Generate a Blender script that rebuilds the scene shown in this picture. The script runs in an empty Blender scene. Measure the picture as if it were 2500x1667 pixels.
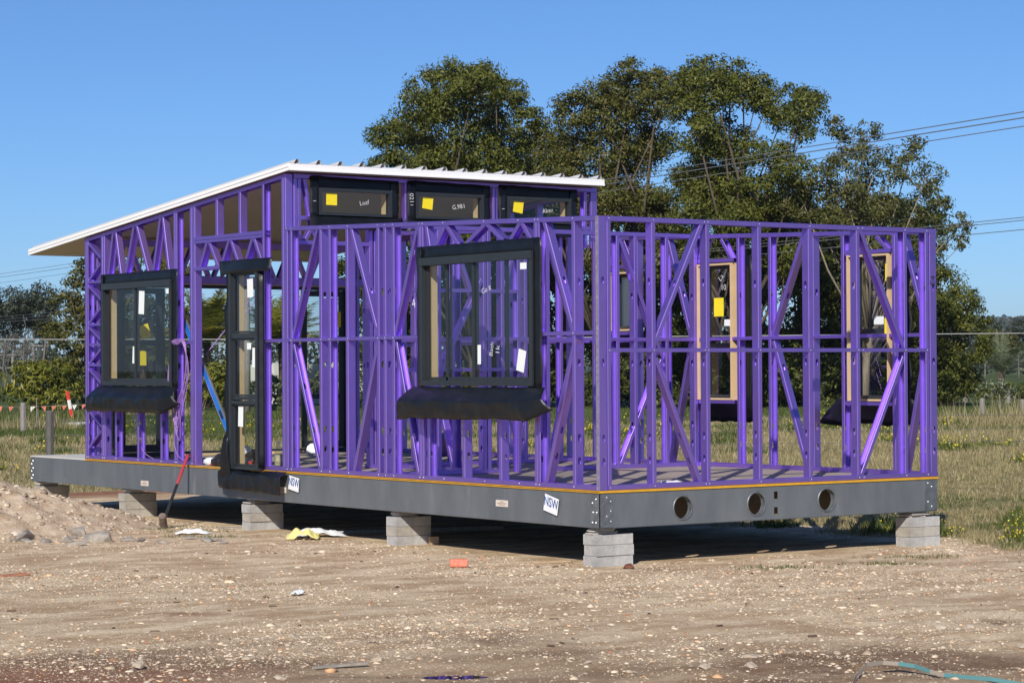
import bpy, bmesh, math, random
import numpy as np
from mathutils import Vector, Matrix, noise

random.seed(7)
RNG = np.random.default_rng(11)
scene = bpy.context.scene
COL = scene.collection

# ------------------------------------------------------------------ camera
YAW, PITCH, ROLL = 0.6188, 0.0111, -0.0054
CAM = Vector((-12.7835, -16.6483, 1.0715))
fwd = Vector((math.sin(YAW)*math.cos(PITCH), math.cos(YAW)*math.cos(PITCH), math.sin(PITCH)))
rgt = Vector((math.cos(YAW), -math.sin(YAW), 0))
upv = rgt.cross(fwd)
rx = math.cos(ROLL)*rgt + math.sin(ROLL)*upv
ux = -math.sin(ROLL)*rgt + math.cos(ROLL)*upv
cd = bpy.data.cameras.new('camera'); cam = bpy.data.objects.new('camera', cd); COL.objects.link(cam)
m3 = Matrix((rx, ux, -fwd)).transposed()
cam.matrix_world = Matrix.Translation(CAM) @ m3.to_4x4()
cd.sensor_fit = 'HORIZONTAL'; cd.sensor_width = 36.0
cd.lens = 5875.04/2500*36
cd.clip_start = 0.1; cd.clip_end = 9000
scene.camera = cam

# ------------------------------------------------------------------ light
SUN_D = Vector((1.15, 1.08, -1.0)).normalized()
EL = math.asin(-SUN_D.z); AZ = math.atan2(-SUN_D.x, -SUN_D.y)
w = bpy.data.worlds.new('World'); scene.world = w; w.use_nodes = True
nt = w.node_tree; bg = nt.nodes['Background']
sky = nt.nodes.new('ShaderNodeTexSky'); sky.sky_type = 'NISHITA'
sky.sun_disc = False; sky.sun_elevation = EL; sky.sun_rotation = AZ % (2*math.pi)
sky.altitude = 1500; sky.air_density = 0.9; sky.dust_density = 1.0; sky.ozone_density = 10.0
nt.links.new(sky.outputs[0], bg.inputs[0]); bg.inputs[1].default_value = 0.108
sd = bpy.data.lights.new('sun', 'SUN'); sd.energy = 5.0; sd.angle = math.radians(0.53); sd.color = (1, .94, .84)
sun = bpy.data.objects.new('sun', sd); COL.objects.link(sun)
sun.rotation_euler = SUN_D.to_track_quat('-Z', 'Y').to_euler(); sun.location = (-20, -20, 20)
vs = scene.view_settings
vs.view_transform = 'Standard'; vs.look = 'None'; vs.exposure = 0.0; vs.gamma = 1.0; vs.use_curve_mapping = False
scene.cycles.max_bounces = 10; scene.cycles.transparent_max_bounces = 24

# ------------------------------------------------------------------ materials
def pmat(name, col, rough=.6, metal=0., spec=.5, noise_amt=0., nscale=8., bump=0., bscale=40., col2=None, coat=0., stretch=None):
    m = bpy.data.materials.new(name); m.use_nodes = True
    t = m.node_tree; b = t.nodes['Principled BSDF']
    b.inputs['Base Color'].default_value = (*col, 1); b.inputs['Roughness'].default_value = rough
    b.inputs['Metallic'].default_value = metal; b.inputs['Specular IOR Level'].default_value = spec
    b.inputs['Coat Weight'].default_value = coat
    if noise_amt or bump or col2:
        tc = t.nodes.new('ShaderNodeTexCoord'); src = tc.outputs['Object']
        if stretch:
            mp = t.nodes.new('ShaderNodeMapping'); mp.inputs['Scale'].default_value = stretch
            t.links.new(src, mp.inputs[0]); src = mp.outputs[0]
    if noise_amt or col2:
        n = t.nodes.new('ShaderNodeTexNoise'); n.inputs['Scale'].default_value = nscale; n.inputs['Detail'].default_value = 6
        n.inputs['Roughness'].default_value = .65
        t.links.new(src, n.inputs['Vector'])
        r = t.nodes.new('ShaderNodeValToRGB')
        c2 = col2 if col2 else tuple(min(1, x*(1+noise_amt)) for x in col)
        c1 = col if col2 else tuple(x*(1-noise_amt) for x in col)
        r.color_ramp.elements[0].position = .32; r.color_ramp.elements[1].position = .68
        r.color_ramp.elements[0].color = (*c1, 1); r.color_ramp.elements[1].color = (*c2, 1)
        t.links.new(n.outputs['Fac'], r.inputs[0]); t.links.new(r.outputs[0], b.inputs['Base Color'])
    if bump:
        n2 = t.nodes.new('ShaderNodeTexNoise'); n2.inputs['Scale'].default_value = bscale; n2.inputs['Detail'].default_value = 5
        t.links.new(src, n2.inputs['Vector'])
        bp = t.nodes.new('ShaderNodeBump'); bp.inputs['Strength'].default_value = bump; bp.inputs['Distance'].default_value = .02
        t.links.new(n2.outputs['Fac'], bp.inputs['Height']); t.links.new(bp.outputs[0], b.inputs['Normal'])
    return m

def glass_mat(name, tint=(.80, .84, .82), frost=False):
    m = bpy.data.materials.new(name); m.use_nodes = True; t = m.node_tree; t.nodes.clear()
    o = t.nodes.new('ShaderNodeOutputMaterial'); mx = t.nodes.new('ShaderNodeMixShader')
    tr = t.nodes.new('ShaderNodeBsdfTransparent'); gl = t.nodes.new('ShaderNodeBsdfGlossy'); fr = t.nodes.new('ShaderNodeFresnel')
    tr.inputs[0].default_value = (*tint, 1); gl.inputs['Roughness'].default_value = .0; fr.inputs[0].default_value = 1.5
    ge = t.nodes.new('ShaderNodeNewGeometry'); mr = t.nodes.new('ShaderNodeMapRange')   # same index from either side of the thin pane
    mr.inputs['To Min'].default_value = 1.58; mr.inputs['To Max'].default_value = 1/1.58
    t.links.new(ge.outputs['Backfacing'], mr.inputs[0]); t.links.new(mr.outputs[0], fr.inputs[0])
    if frost:
        tr = t.nodes.new('ShaderNodeBsdfTranslucent'); tr.inputs[0].default_value = (.55, .62, .62, 1)
    t.links.new(fr.outputs[0], mx.inputs[0]); t.links.new(tr.outputs[0], mx.inputs[1]); t.links.new(gl.outputs[0], mx.inputs[2])
    t.links.new(mx.outputs[0], o.inputs[0]); return m

def leaf_mat(name, c1, c2, c3=None, trans=.25):
    m = bpy.data.materials.new(name); m.use_nodes = True; t = m.node_tree; b = t.nodes['Principled BSDF']
    a = t.nodes.new('ShaderNodeAttribute'); a.attribute_name = 'tint'
    r = t.nodes.new('ShaderNodeValToRGB'); r.color_ramp.elements[0].color = (*c1, 1); r.color_ramp.elements[1].color = (*c2, 1)
    if c3:
        e = r.color_ramp.elements.new(.9); e.color = (*c2, 1); r.color_ramp.elements[-1].color = (*c3, 1)
    t.links.new(a.outputs['Fac'], r.inputs[0]); t.links.new(r.outputs[0], b.inputs['Base Color'])
    b.inputs['Roughness'].default_value = .5; b.inputs['Specular IOR Level'].default_value = .35
    if trans:
        tl = t.nodes.new('ShaderNodeBsdfTranslucent'); t.links.new(r.outputs[0], tl.inputs[0])
        mx = t.nodes.new('ShaderNodeMixShader'); mx.inputs[0].default_value = trans
        o = t.nodes['Material Output']
        t.links.new(b.outputs[0], mx.inputs[1]); t.links.new(tl.outputs[0], mx.inputs[2]); t.links.new(mx.outputs[0], o.inputs[0])
    return m

MAT = {}
MAT['purple'] = pmat('purple_steel', (.425, .28, .80), rough=.51, metal=1.0, spec=.5, noise_amt=.05, nscale=5)
MAT['worn'] = pmat('worn_galvanised', (.20, .16, .30), rough=.5, metal=.4, col2=(.42, .38, .42), nscale=30)
MAT['galv'] = pmat('galvanised_steel', (.16, .178, .195), rough=.5, metal=.5, col2=(.225, .245, .26), nscale=3.5, stretch=(1, 1, .35))
def add_smears(m, col, scale, lo, hi, stretch):
    t = m.node_tree; b = t.nodes['Principled BSDF']; src = b.inputs['Base Color'].links[0].from_socket
    tc = t.nodes.new('ShaderNodeTexCoord'); mp = t.nodes.new('ShaderNodeMapping'); mp.inputs['Scale'].default_value = stretch; mp.inputs['Location'].default_value = (3.1, 1.7, .4)
    n = t.nodes.new('ShaderNodeTexNoise'); n.inputs['Scale'].default_value = scale; n.inputs['Detail'].default_value = 9; n.inputs['Roughness'].default_value = .72
    r = t.nodes.new('ShaderNodeMapRange'); r.inputs['From Min'].default_value = lo; r.inputs['From Max'].default_value = hi
    mx = t.nodes.new('ShaderNodeMix'); mx.data_type = 'RGBA'; mx.inputs[7].default_value = (*col, 1)
    t.links.new(tc.outputs['Object'], mp.inputs[0]); t.links.new(mp.outputs[0], n.inputs['Vector']); t.links.new(n.outputs['Fac'], r.inputs[0])
    t.links.new(r.outputs[0], mx.inputs[0]); t.links.new(src, mx.inputs[6]); t.links.new(mx.outputs[2], b.inputs['Base Color'])
add_smears(MAT['galv'], (.42, .42, .41), 5., .60, .86, (1, 1, .25))
add_smears(MAT['galv'], (.26, .22, .17), 2.2, .62, .95, (1, 1, 1.6))
add_smears(MAT['purple'], (.46, .38, .60), 9., .68, .95, (1, 1, .5))
MAT['plate'] = pmat('bright_galvanised', (.20, .22, .24), rough=.42, metal=.6, noise_amt=.3, nscale=12)
MAT['rivet'] = pmat('rivet_zinc', (.6, .62, .64), rough=.35, metal=.6)
MAT['yellow'] = pmat('yellow_sheet_edge', (.62, .33, .02), rough=.6, noise_amt=.15, nscale=6)
MAT['redbrown'] = pmat('sheet_edge_brown', (.16, .07, .035), rough=.8)
MAT['floor'] = pmat('floor_sheet', (.30, .245, .20), rough=.75, col2=(.40, .335, .275), nscale=4, bump=.05)
MAT['deck'] = pmat('cement_sheet', (.50, .49, .46), rough=.8, col2=(.60, .585, .55), nscale=3)
MAT['joist'] = pmat('dark_joist', (.10, .085, .065), rough=.8, noise_amt=.2)
MAT['white'] = pmat('white_fascia', (.86, .86, .85), rough=.4, noise_amt=.02, nscale=4)
MAT['roofsheet'] = pmat('roof_sheet', (.66, .66, .65), rough=.35, metal=.2)
MAT['ribshade'] = pmat('rib_end_shade', (.05, .05, .05), rough=.8)  # near-black colour painted as the shade inside the rib ends
MAT['ceil'] = pmat('ceiling_panel', (.42, .37, .235), rough=.6, noise_amt=.04, nscale=2)
MAT['frame'] = pmat('charcoal_aluminium', (.024, .029, .034), rough=.42, spec=.5, noise_amt=.1, nscale=12)
MAT['membrane'] = pmat('black_membrane', (.0065, .0085, .012), rough=.40, spec=.38, noise_amt=.35, nscale=9, bump=.25, bscale=7)
MAT['glass'] = glass_mat('window_glass')
MAT['frost'] = glass_mat('frosted_glass', frost=True)
MAT['reveal'] = pmat('primed_timber', (.62, .45, .25), rough=.65, noise_amt=.05, nscale=9)
MAT['sticker'] = pmat('white_sticker', (.78, .82, .80), rough=.6)
MAT['ysticker'] = pmat('yellow_sticker', (.85, .68, .02), rough=.6, noise_amt=.08, nscale=60)
MAT['chalk'] = pmat('white_marker', (.75, .75, .75), rough=.8)
MAT['ink'] = pmat('black_ink', (.02, .02, .05), rough=.8)
MAT['block'] = pmat('concrete_block', (.30, .295, .285), rough=.9, col2=(.50, .49, .475), nscale=7, bump=.35, bscale=60)
MAT['block2'] = pmat('concrete_block_stained', (.29, .265, .22), rough=.9, col2=(.47, .435, .38), nscale=6, bump=.35, bscale=60)
MAT['packer'] = pmat('packer_sheet', (.42, .38, .33), rough=.85, col2=(.56, .52, .47), nscale=9)
MAT['paper'] = pmat('paper', (.80, .80, .82), rough=.7)
MAT['blueink'] = pmat('blue_print', (.035, .10, .30), rough=.6)
MAT['label'] = pmat('label_paper', (.66, .58, .50), rough=.7)
MAT['labink'] = pmat('label_print', (.22, .13, .10), rough=.8)
MAT['redgrip'] = pmat('red_grip', (.42, .045, .055), rough=.4, noise_amt=.15, nscale=20)
MAT['blackgrip'] = pmat('black_shaft', (.025, .025, .027), rough=.35, noise_amt=.4, nscale=25)
MAT['hammer'] = pmat('rusty_hammer_head', (.12, .085, .07), rough=.7, col2=(.22, .17, .14), nscale=20)
MAT['blue'] = pmat('blue_level', (.015, .13, .46), rough=.35)
MAT['alu'] = pmat('aluminium', (.55, .57, .60), rough=.3, metal=.8)
MAT['coil'] = pmat('violet_cable', (.30, .17, .44), rough=.45)
MAT['bucket'] = pmat('purple_bucket', (.12, .045, .26), rough=.4)
MAT['lid'] = pmat('blue_rim', (.02, .12, .42), rough=.4)
MAT['whiteplast'] = pmat('white_plastic', (.72, .76, .78), rough=.45)
MAT['coffee'] = pmat('milky_drink', (.60, .50, .34), rough=.4, noise_amt=.1, nscale=70)
MAT['black'] = pmat('black_plastic', (.015, .015, .016), rough=.5)
MAT['redplast'] = pmat('red_plastic', (.62, .05, .03), rough=.4)
MAT['pinkplast'] = pmat('pink_plastic', (.55, .08, .13), rough=.45)
MAT['ycloth'] = pmat('yellow_cloth', (.76, .68, .26), rough=.9, noise_amt=.06, nscale=20)
MAT['wcloth'] = pmat('white_cloth', (.76, .77, .80), rough=.9, noise_amt=.04, nscale=20)
MAT['brick'] = pmat('orange_wrapped_brick', (.62, .16, .09), rough=.25, col2=(.75, .30, .20), nscale=18, coat=.5)
MAT['tile'] = pmat('terracotta_tile', (.42, .19, .10), rough=.85, noise_amt=.25, nscale=12)
MAT['chip'] = pmat('dark_bark_chip', (.10, .065, .042), rough=.9, noise_amt=.4)
MAT['timber'] = pmat('sawn_timber', (.42, .30, .18), rough=.8, noise_amt=.15, nscale=14)
MAT['greywood'] = pmat('weathered_wood', (.17, .155, .14), rough=.9, col2=(.29, .265, .24), nscale=9, stretch=(3, 3, .5))
MAT['darkpost'] = pmat('dark_post', (.07, .065, .06), rough=.9, col2=(.13, .12, .11), nscale=9, stretch=(3, 3, .5))
MAT['strap'] = pmat('tan_strap', (.34, .28, .22), rough=.6)
MAT['teal'] = pmat('teal_strap', (.10, .23, .23), rough=.5)
MAT['rock'] = pmat('grey_rock', (.20, .18, .155), rough=.9, col2=(.42, .37, .31), nscale=7, bump=.4, bscale=25)
MAT['clod'] = pmat('dry_clod', (.33, .26, .19), rough=.95, col2=(.52, .44, .345), nscale=9, bump=.5, bscale=30)
MAT['redrock'] = pmat('red_brown_rock', (.16, .06, .035), rough=.9, noise_amt=.3, nscale=10)
MAT['wire'] = pmat('power_cable', (.17, .17, .17), rough=.5)
MAT['palewire'] = pmat('pale_cable', (.36, .36, .36), rough=.6)
MAT['fencewire'] = pmat('fence_wire', (.14, .135, .125), rough=.6)
MAT['orange'] = pmat('orange_flag', (.62, .17, .09), rough=.6)
MAT['whiteflag'] = pmat('white_flag', (.75, .70, .66), rough=.6)
MAT['wall'] = pmat('pale_wall', (.50, .53, .48), rough=.85, col2=(.60, .60, .54), nscale=.6)
MAT['bark'] = pmat('grey_brown_bark', (.055, .040, .028), rough=.9, col2=(.115, .085, .06), nscale=4, stretch=(3, 3, .6))
MAT['palebark'] = pmat('pale_bark', (.15, .12, .09), rough=.9, col2=(.27, .22, .17), nscale=4, stretch=(3, 3, .6))
MAT['barebark'] = pmat('bare_grey_bark', (.13, .12, .105), rough=.9, noise_amt=.2)

LEAF = {
 'camphor': leaf_mat('camphor_leaf', (.046, .062, .010), (.150, .158, .022), (.215, .205, .055)),
 'brown': leaf_mat('camphor_leaf_brown', (.048, .060, .011), (.152, .150, .027), (.23, .15, .08)),
 'thin': leaf_mat('thin_leaf', (.048, .058, .014), (.145, .145, .034), (.21, .16, .08)),
 'dark': leaf_mat('dark_leaf', (.033, .048, .010), (.118, .132, .024), (.18, .185, .055)),
 'olive': leaf_mat('olive_leaf', (.050, .058, .012), (.135, .125, .026), (.22, .15, .03)),
 'lime': leaf_mat('lime_leaf', (.075, .10, .012), (.25, .24, .03), (.36, .33, .07)),
 'greygreen': leaf_mat('grey_green_leaf', (.06, .078, .04), (.15, .175, .085), (.23, .25, .15)),
 'gum': leaf_mat('gum_leaf', (.026, .036, .022), (.070, .082, .046), (.095, .10, .06)),
 'bare': leaf_mat('twig', (.10, .095, .08), (.19, .175, .15), None, 0),
 'sapling': leaf_mat('sapling_leaf', (.10, .13, .07), (.24, .27, .17), (.30, .33, .22)),
 'palm': leaf_mat('palm_frond', (.10, .125, .018), (.31, .305, .06), (.46, .36, .06), .35),
 'palmgrey': leaf_mat('date_palm_frond', (.085, .11, .055), (.21, .24, .13), (.27, .29, .17)),
}

# ------------------------------------------------------------------ helpers
Z = Vector((0, 0, 1))
class MB:
    def __init__(s): s.v = []; s.f = []; s.mi = []
    def add(s, vs, fs, mi=0):
        o = len(s.v); s.v += [tuple(v) for v in vs]; s.f += [tuple(i+o for i in f) for f in fs]; s.mi += [mi]*len(fs); return s
    def box(s, a, b, mi=0):
        x0, y0, z0 = a; x1, y1, z1 = b
        return s.add([(x0,y0,z0),(x1,y0,z0),(x1,y1,z0),(x0,y1,z0),(x0,y0,z1),(x1,y0,z1),(x1,y1,z1),(x0,y1,z1)],
                     [(0,3,2,1),(4,5,6,7),(0,1,5,4),(1,2,6,5),(2,3,7,6),(3,0,4,7)], mi)
    def obox(s, P, a, b, mi=0):   # box in a wall's own (s, v, z) coordinates
        q = [(a[0],a[1],a[2]),(b[0],a[1],a[2]),(b[0],b[1],a[2]),(a[0],b[1],a[2]),(a[0],a[1],b[2]),(b[0],a[1],b[2]),(b[0],b[1],b[2]),(a[0],b[1],b[2])]
        return s.add([P(*p) for p in q], [(0,3,2,1),(4,5,6,7),(0,1,5,4),(1,2,6,5),(2,3,7,6),(3,0,4,7)], mi)
    def tube(s, pts, rad, n=6, mi=0, cap=True):
        pts = [Vector(p) for p in pts]
        if not hasattr(rad, '__len__'): rad = [rad]*len(pts)
        vs = []; prev = None
        for i, p in enumerate(pts):
            t = (pts[min(i+1, len(pts)-1)]-pts[max(i-1, 0)])
            t = t.normalized() if t.length > 1e-9 else Z
            ref = prev if prev is not None else (Vector((1,0,0)) if abs(t.x) < .8 else Vector((0,1,0)))
            a = (ref - t*ref.dot(t)).normalized(); b = t.cross(a); prev = a
            for k in range(n):
                an = 2*math.pi*k/n; vs.append(p + (a*math.cos(an)+b*math.sin(an))*rad[i])
        fs = [(i*n+k, i*n+(k+1)%n, (i+1)*n+(k+1)%n, (i+1)*n+k) for i in range(len(pts)-1) for k in range(n)]
        if cap: fs += [tuple(range(n-1,-1,-1)), tuple((len(pts)-1)*n+k for k in range(n))]
        return s.add(vs, fs, mi)
    def lathe(s, c, prof, n=20, mi=0):
        c = Vector(c); vs = [c+Vector((r*math.cos(2*math.pi*k/n), r*math.sin(2*math.pi*k/n), z)) for r, z in prof for k in range(n)]
        fs = [(i*n+k, i*n+(k+1)%n, (i+1)*n+(k+1)%n, (i+1)*n+k) for i in range(len(prof)-1) for k in range(n)]
        return s.add(vs, fs, mi)
    def build(s, name, mats, parent=None, smooth=False, label=None, cat=None, group=None, kind=None, at=None):
        me = bpy.data.meshes.new(name)
        v = s.v
        if at is not None:
            v = [(p[0]-at[0], p[1]-at[1], p[2]-at[2]) for p in s.v]
        me.from_pydata(v, [], s.f)
        for m in (mats if isinstance(mats, (list, tuple)) else [mats]): me.materials.append(m)
        if any(s.mi): me.polygons.foreach_set('material_index', s.mi)
        if smooth: me.polygons.foreach_set('use_smooth', [True]*len(me.polygons))
        me.update()
        return link(name, me, parent, label, cat, group, kind, at)

def link(name, me, parent=None, label=None, cat=None, group=None, kind=None, at=None):
    o = bpy.data.objects.new(name, me); COL.objects.link(o)
    if at is not None: o.location = at
    if parent is not None: o.parent = parent
    return tag(o, label, cat, group, kind)
def tag(o, label=None, cat=None, group=None, kind=None):
    if label: o['label'] = label
    if cat: o['category'] = cat
    if group: o['group'] = group
    if kind: o['kind'] = kind
    return o
def empty(name, loc, label=None, cat=None, group=None):
    return link(name, None, None, label, cat, group, None, loc)

def fast_mesh(name, verts, faces, mats, tint=None, smooth=False):
    """verts (N,3), faces (M,k) arrays"""
    verts = np.asarray(verts, np.float32); faces = np.asarray(faces, np.int32); k = faces.shape[1]; M = len(faces)
    me = bpy.data.meshes.new(name); me.vertices.add(len(verts)); me.vertices.foreach_set('co', verts.ravel())
    me.loops.add(M*k); me.loops.foreach_set('vertex_index', faces.ravel())
    me.polygons.add(M); me.polygons.foreach_set('loop_start', np.arange(0, M*k, k, dtype=np.int32))
    me.polygons.foreach_set('loop_total', np.full(M, k, np.int32))
    if smooth: me.polygons.foreach_set('use_smooth', np.ones(M, bool))
    me.update(calc_edges=True)
    if tint is not None:
        a = me.attributes.new('tint', 'FLOAT', 'FACE'); a.data.foreach_set('value', np.asarray(tint, np.float32))
    for m in (mats if isinstance(mats, (list, tuple)) else [mats]): me.materials.append(m)
    return me

def slot_poly(cs, cv, a, b, n=8):
    """outline of an obround / circle / box hole: list of (s, v), ccw from the +s side"""
    pts = []
    if n == 4: return [(cs+a, cv-b), (cs+a, cv+b), (cs-a, cv+b), (cs-a, cv-b)]
    r = min(a, b)
    for i in range(n+1):
        an = -math.pi/2+math.pi*i/n; pts.append((cs+(a-r)+r*math.cos(an), cv+(b-r if False else 0)+r*math.sin(an)))
    for i in range(n+1):
        an = math.pi/2+math.pi*i/n; pts.append((cs-(a-r)+r*math.cos(an), cv+r*math.sin(an)))
    out = []
    for p in pts:
        if not out or (abs(p[0]-out[-1][0])+abs(p[1]-out[-1][1])) > 1e-7: out.append(p)
    if abs(out[0][0]-out[-1][0])+abs(out[0][1]-out[-1][1]) < 1e-7: out.pop()
    return out

def holed_strip(s0, s1, v0, v1, holes, n=8):
    """holes: list of (s, v, half_s, half_v) sorted by s, at most one per s. returns list of polygons in (s, v)"""
    polys = []; cur = s0
    for (cs, cv, a, b) in sorted(holes):
        e = .012
        l, r = cs-a-e, cs+a+e
        if l <= cur or r >= s1: continue
        polys.append([(cur, v0), (l, v0), (l, v1), (cur, v1)])
        o = slot_poly(cs, cv, a, b, n)
        k0 = min(range(len(o)), key=lambda i: (o[i][0], abs(o[i][1]-cv))); k1 = max(range(len(o)), key=lambda i: (o[i][0], -abs(o[i][1]-cv)))
        def path(i, j, d):
            q = [o[i]]
            while i != j: i = (i+d) % len(o); q.append(o[i])
            return q
        up = path(k1, k0, 1); lo = path(k1, k0, -1)
        polys.append([(r, cv), (r, v1), (l, v1), (l, cv)] + up[::-1])
        polys.append([(l, cv), (l, v0), (r, v0), (r, cv)] + lo)
        cur = r
    polys.append([(cur, v0), (s1, v0), (s1, v1), (cur, v1)])
    return polys

def csec(mb, A, B, u, v, b=.042, d=.09, lip=.011, holes=(), mi=0, hs=(.034, .0165), n=6):
    """folded-steel C section swept from A to B; web on the plane u = 0, flanges at v = 0 and v = d"""
    A = Vector(A); B = Vector(B); u = Vector(u).normalized(); v = Vector(v).normalized()
    t = (B-A); Ln = t.length; t.normalize(); r = .006; k = .0015
    prof = []
    if lip: prof += [(b, lip), (b, k)]
    prof += [(b-k, 0), (r, 0), (r*.29, r*.29), (0, r), (0, d-r), (r*.29, d-r*.29), (r, d), (b-k, d)]
    if lip: prof += [(b, d-k), (b, d-lip)]
    P = lambda s, q: A+t*s+u*q[0]+v*q[1]
    web = prof.index((0, r))
    for i in range(len(prof)-1):
        if i == web and holes:
            for poly in holed_strip(0, Ln, r, d-r, [(h, d/2, hs[0], hs[1]) for h in holes], n):
                mb.add([P(s, (0, q)) for s, q in poly], [tuple(range(len(poly)))], mi)
        else:
            mb.add([P(0, prof[i]), P(Ln, prof[i]), P(Ln, prof[i+1]), P(0, prof[i+1])], [(0,1,2,3)], mi)

HZ = (.25, .455, 1.117, 1.835)      # service holes in the studs
class Wall:
    def __init__(s, name, P, house):
        s.P = P; s.mb = MB(); s.kids = []; s.name = name; s.house = house; s.root = None
        o = P(0, 0, 0); s.S = P(1, 0, 0)-o; s.V = P(0, 1, 0)-o
    def plate(s, a, b, z0, z1, up, h=.045, mb=None):   # channel; up=+1 opens upward (bottom plate)
        if mb is None:
            mb = s.mb
            if mb.f: mb = MB(); s.kids.append(('plate', mb))
        csec(mb, s.P(a, -.0015, z0), s.P(b, -.0015, z1), Z*up, s.V, b=h, d=.093, lip=0)
    def finish(s):
        s.root = s.mb.build('wall_frame', MAT['purple'], s.house)
        for nm, mb in s.kids: mb.build(nm, MAT['purple'], s.root)
    def stud(s, a, z0, z1, mode='w', holes=True, b=.042, name='stud'):
        mb = MB(); hz = [h-z0 for h in HZ if z0+.06 < h < z1-.06] if holes else []
        if mode == 'w': csec(mb, s.P(a, 0, z0), s.P(a, 0, z1), s.S, s.V, b=b, holes=hz)
        else: csec(mb, s.P(a+b, 0, z0), s.P(a+b, 0, z1), -s.S, s.V, b=b, holes=hz)
        s.kids.append((name, mb))
    def brace(s, p, q, mode='w', holes=(), b=.042, shift=-.02):
        mb = MB(); p = Vector((p[0]+shift, p[1])); q = Vector((q[0]+shift, q[1])); t = (q-p).normalized(); n = Vector((-t.y, t.x))
        if n.x < 0: n = -n
        e = n*(b/2)*(-1 if mode == 'w' else 1)
        U = (s.S*n.x+Z*n.y)*(1 if mode == 'w' else -1)
        p2 = p+e; q2 = q+e
        csec(mb, s.P(p2.x, .004, p2.y), s.P(q2.x, .004, q2.y), U, s.V, b=b, d=.082, holes=holes)
        s.kids.append(('brace', mb))
    def nog(s, a, b, z, h=.037):
        mb = MB(); s.plate(a, b, z+h/2, z+h/2, -1, h, mb); s.kids.append(('nogging', mb))

def sheet(name, P, su, sv, fn, mat, parent, thick=.003, bs=None):
    """membrane: fn(i,j in 0..1) -> (s, v, z)"""
    bs = bs or [j/(sv-1) for j in range(sv)]; sv = len(bs)
    vs = [P(*fn(i/(su-1), j)) for j in bs for i in range(su)]
    fs = [(j*su+i, j*su+i+1, (j+1)*su+i+1, (j+1)*su+i) for j in range(sv-1) for i in range(su-1)]
    o = MB().add(vs, fs).build(name, mat, parent, smooth=True)
    md = o.modifiers.new('thickness', 'SOLIDIFY'); md.thickness = thick; md.offset = 0
    return o

def text_mesh(txt, size, off=-.012):
    cu = bpy.data.curves.new('lettering', 'FONT'); cu.body = txt; cu.size = size; cu.align_x = 'CENTER'; cu.align_y = 'CENTER'; cu.resolution_u = 3; cu.offset = size*off
    ob = bpy.data.objects.new('lettering', cu); me = bpy.data.meshes.new_from_object(ob)
    v = [tuple(p.co) for p in me.vertices]; f = [tuple(p.vertices) for p in me.polygons]
    bpy.data.objects.remove(ob); bpy.data.curves.remove(cu); bpy.data.meshes.remove(me)
    return v, f
def text_on(mb, txt, size, P, s, z, v, flip=1, rot=0., mi=0, sx=1.):
    vs, fs = text_mesh(txt, size); c, sn = math.cos(rot), math.sin(rot)
    mb.add([P(s+flip*(c*x*sx-sn*y), v, z+sn*x*sx+c*y) for x, y, _ in vs], fs, mi)

# ------------------------------------------------------------------ house
W, L1, L2, L3 = 4.14, 10.288, 5.41, 11.884
GZ = -.67
def z_low(y): return 2.4 + .1774*y/5.4146
def z_tall(y): return 3.145 - .0947*(y-5.41)
house = empty('modular_house', (0, 0, 0), 'unfinished modular house of purple steel framing raised on concrete block piers', 'house')
V3 = Vector
P_L = lambda s, v, z: V3((v, s, z))
P_R = lambda s, v, z: V3((s, v, z))
P_B = lambda s, v, z: V3((W-.09+v, s, z))
P_A = lambda s, v, z: V3((s, 3.5+v, z))
P_C = lambda s, v, z: V3((s, L2+v, z))
P_D = lambda s, v, z: V3((s, 10.198+v, z))

# chassis ----------------------------------------------------------
ch = MB()
csec(ch, (.004, .012, -.33), (.004, L3, -.33), (1, 0, 0), (0, 0, 1), b=.075, d=.307, lip=.02)
csec(ch, (W-.004, .012, -.33), (W-.004, L3, -.33), (-1, 0, 0), (0, 0, 1), b=.075, d=.307, lip=.02)
csec(ch, (.09, L3-.004, -.33), (W-.09, L3-.004, -.33), (0, -1, 0), (0, 0, 1), b=.075, d=.306, lip=.02)

chassis = ch.build('chassis_frame', MAT['galv'], house)
for yy in (.55, 1.75, 2.95, 4.15, 5.35, 6.55, 7.75, 8.95, 10.15, 11.3):
    jb = MB(); jb.box((.085, yy, -.322), (W-.085, yy+.05, -.03)); jb.build('floor_joist', MAT['joist'], chassis)
eb = MB()
y0 = .004
holes = [(.941, -.181, .105, .105), (1.812, -.180, .105, .105), (2.682, -.175, .105, .105)]
strip = []
secs = [(.012, 1.995, holes[:2]), (2.10, W-.012, holes[2:])]
for a, b_, hh in secs: strip += holed_strip(a, b_, -.33, -.023, hh, 14)
for v0, v1, cv in ((-.33, -.18, -.252), (-.18, -.023, -.108)):
    strip += holed_strip(1.995, 2.10, v0, v1, [(2.046, cv, .022, .034)], 4)
for poly in strip: eb.add([(s, y0, q) for s, q in poly], [tuple(range(len(poly)))])
for sgn, zz in ((1, -.33), (-1, -.023)):
    eb.box((.012, y0, zz-.002), (W-.012, y0+.075, zz+.002))
end_beam = eb.build('end_beam', MAT['galv'], chassis)
for (hx, hz, hr, _) in holes:
    rm = MB(); n = 28; pr = [(hr-.004, -.002), (hr+.006, -.009), (hr+.013, -.001), (hr-.003, .055)]
    vs = []
    for rr, vv in pr: vs += [(hx+rr*math.cos(2*math.pi*k/n), y0+vv, hz+rr*math.sin(2*math.pi*k/n)) for k in range(n)]
    rm.add(vs, [(i*n+k, i*n+(k+1)%n, (i+1)*n+(k+1)%n, (i+1)*n+k) for i in range(3) for k in range(n)])
    rm.build('hole_rim', MAT['plate'], chassis, smooth=True)
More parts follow.
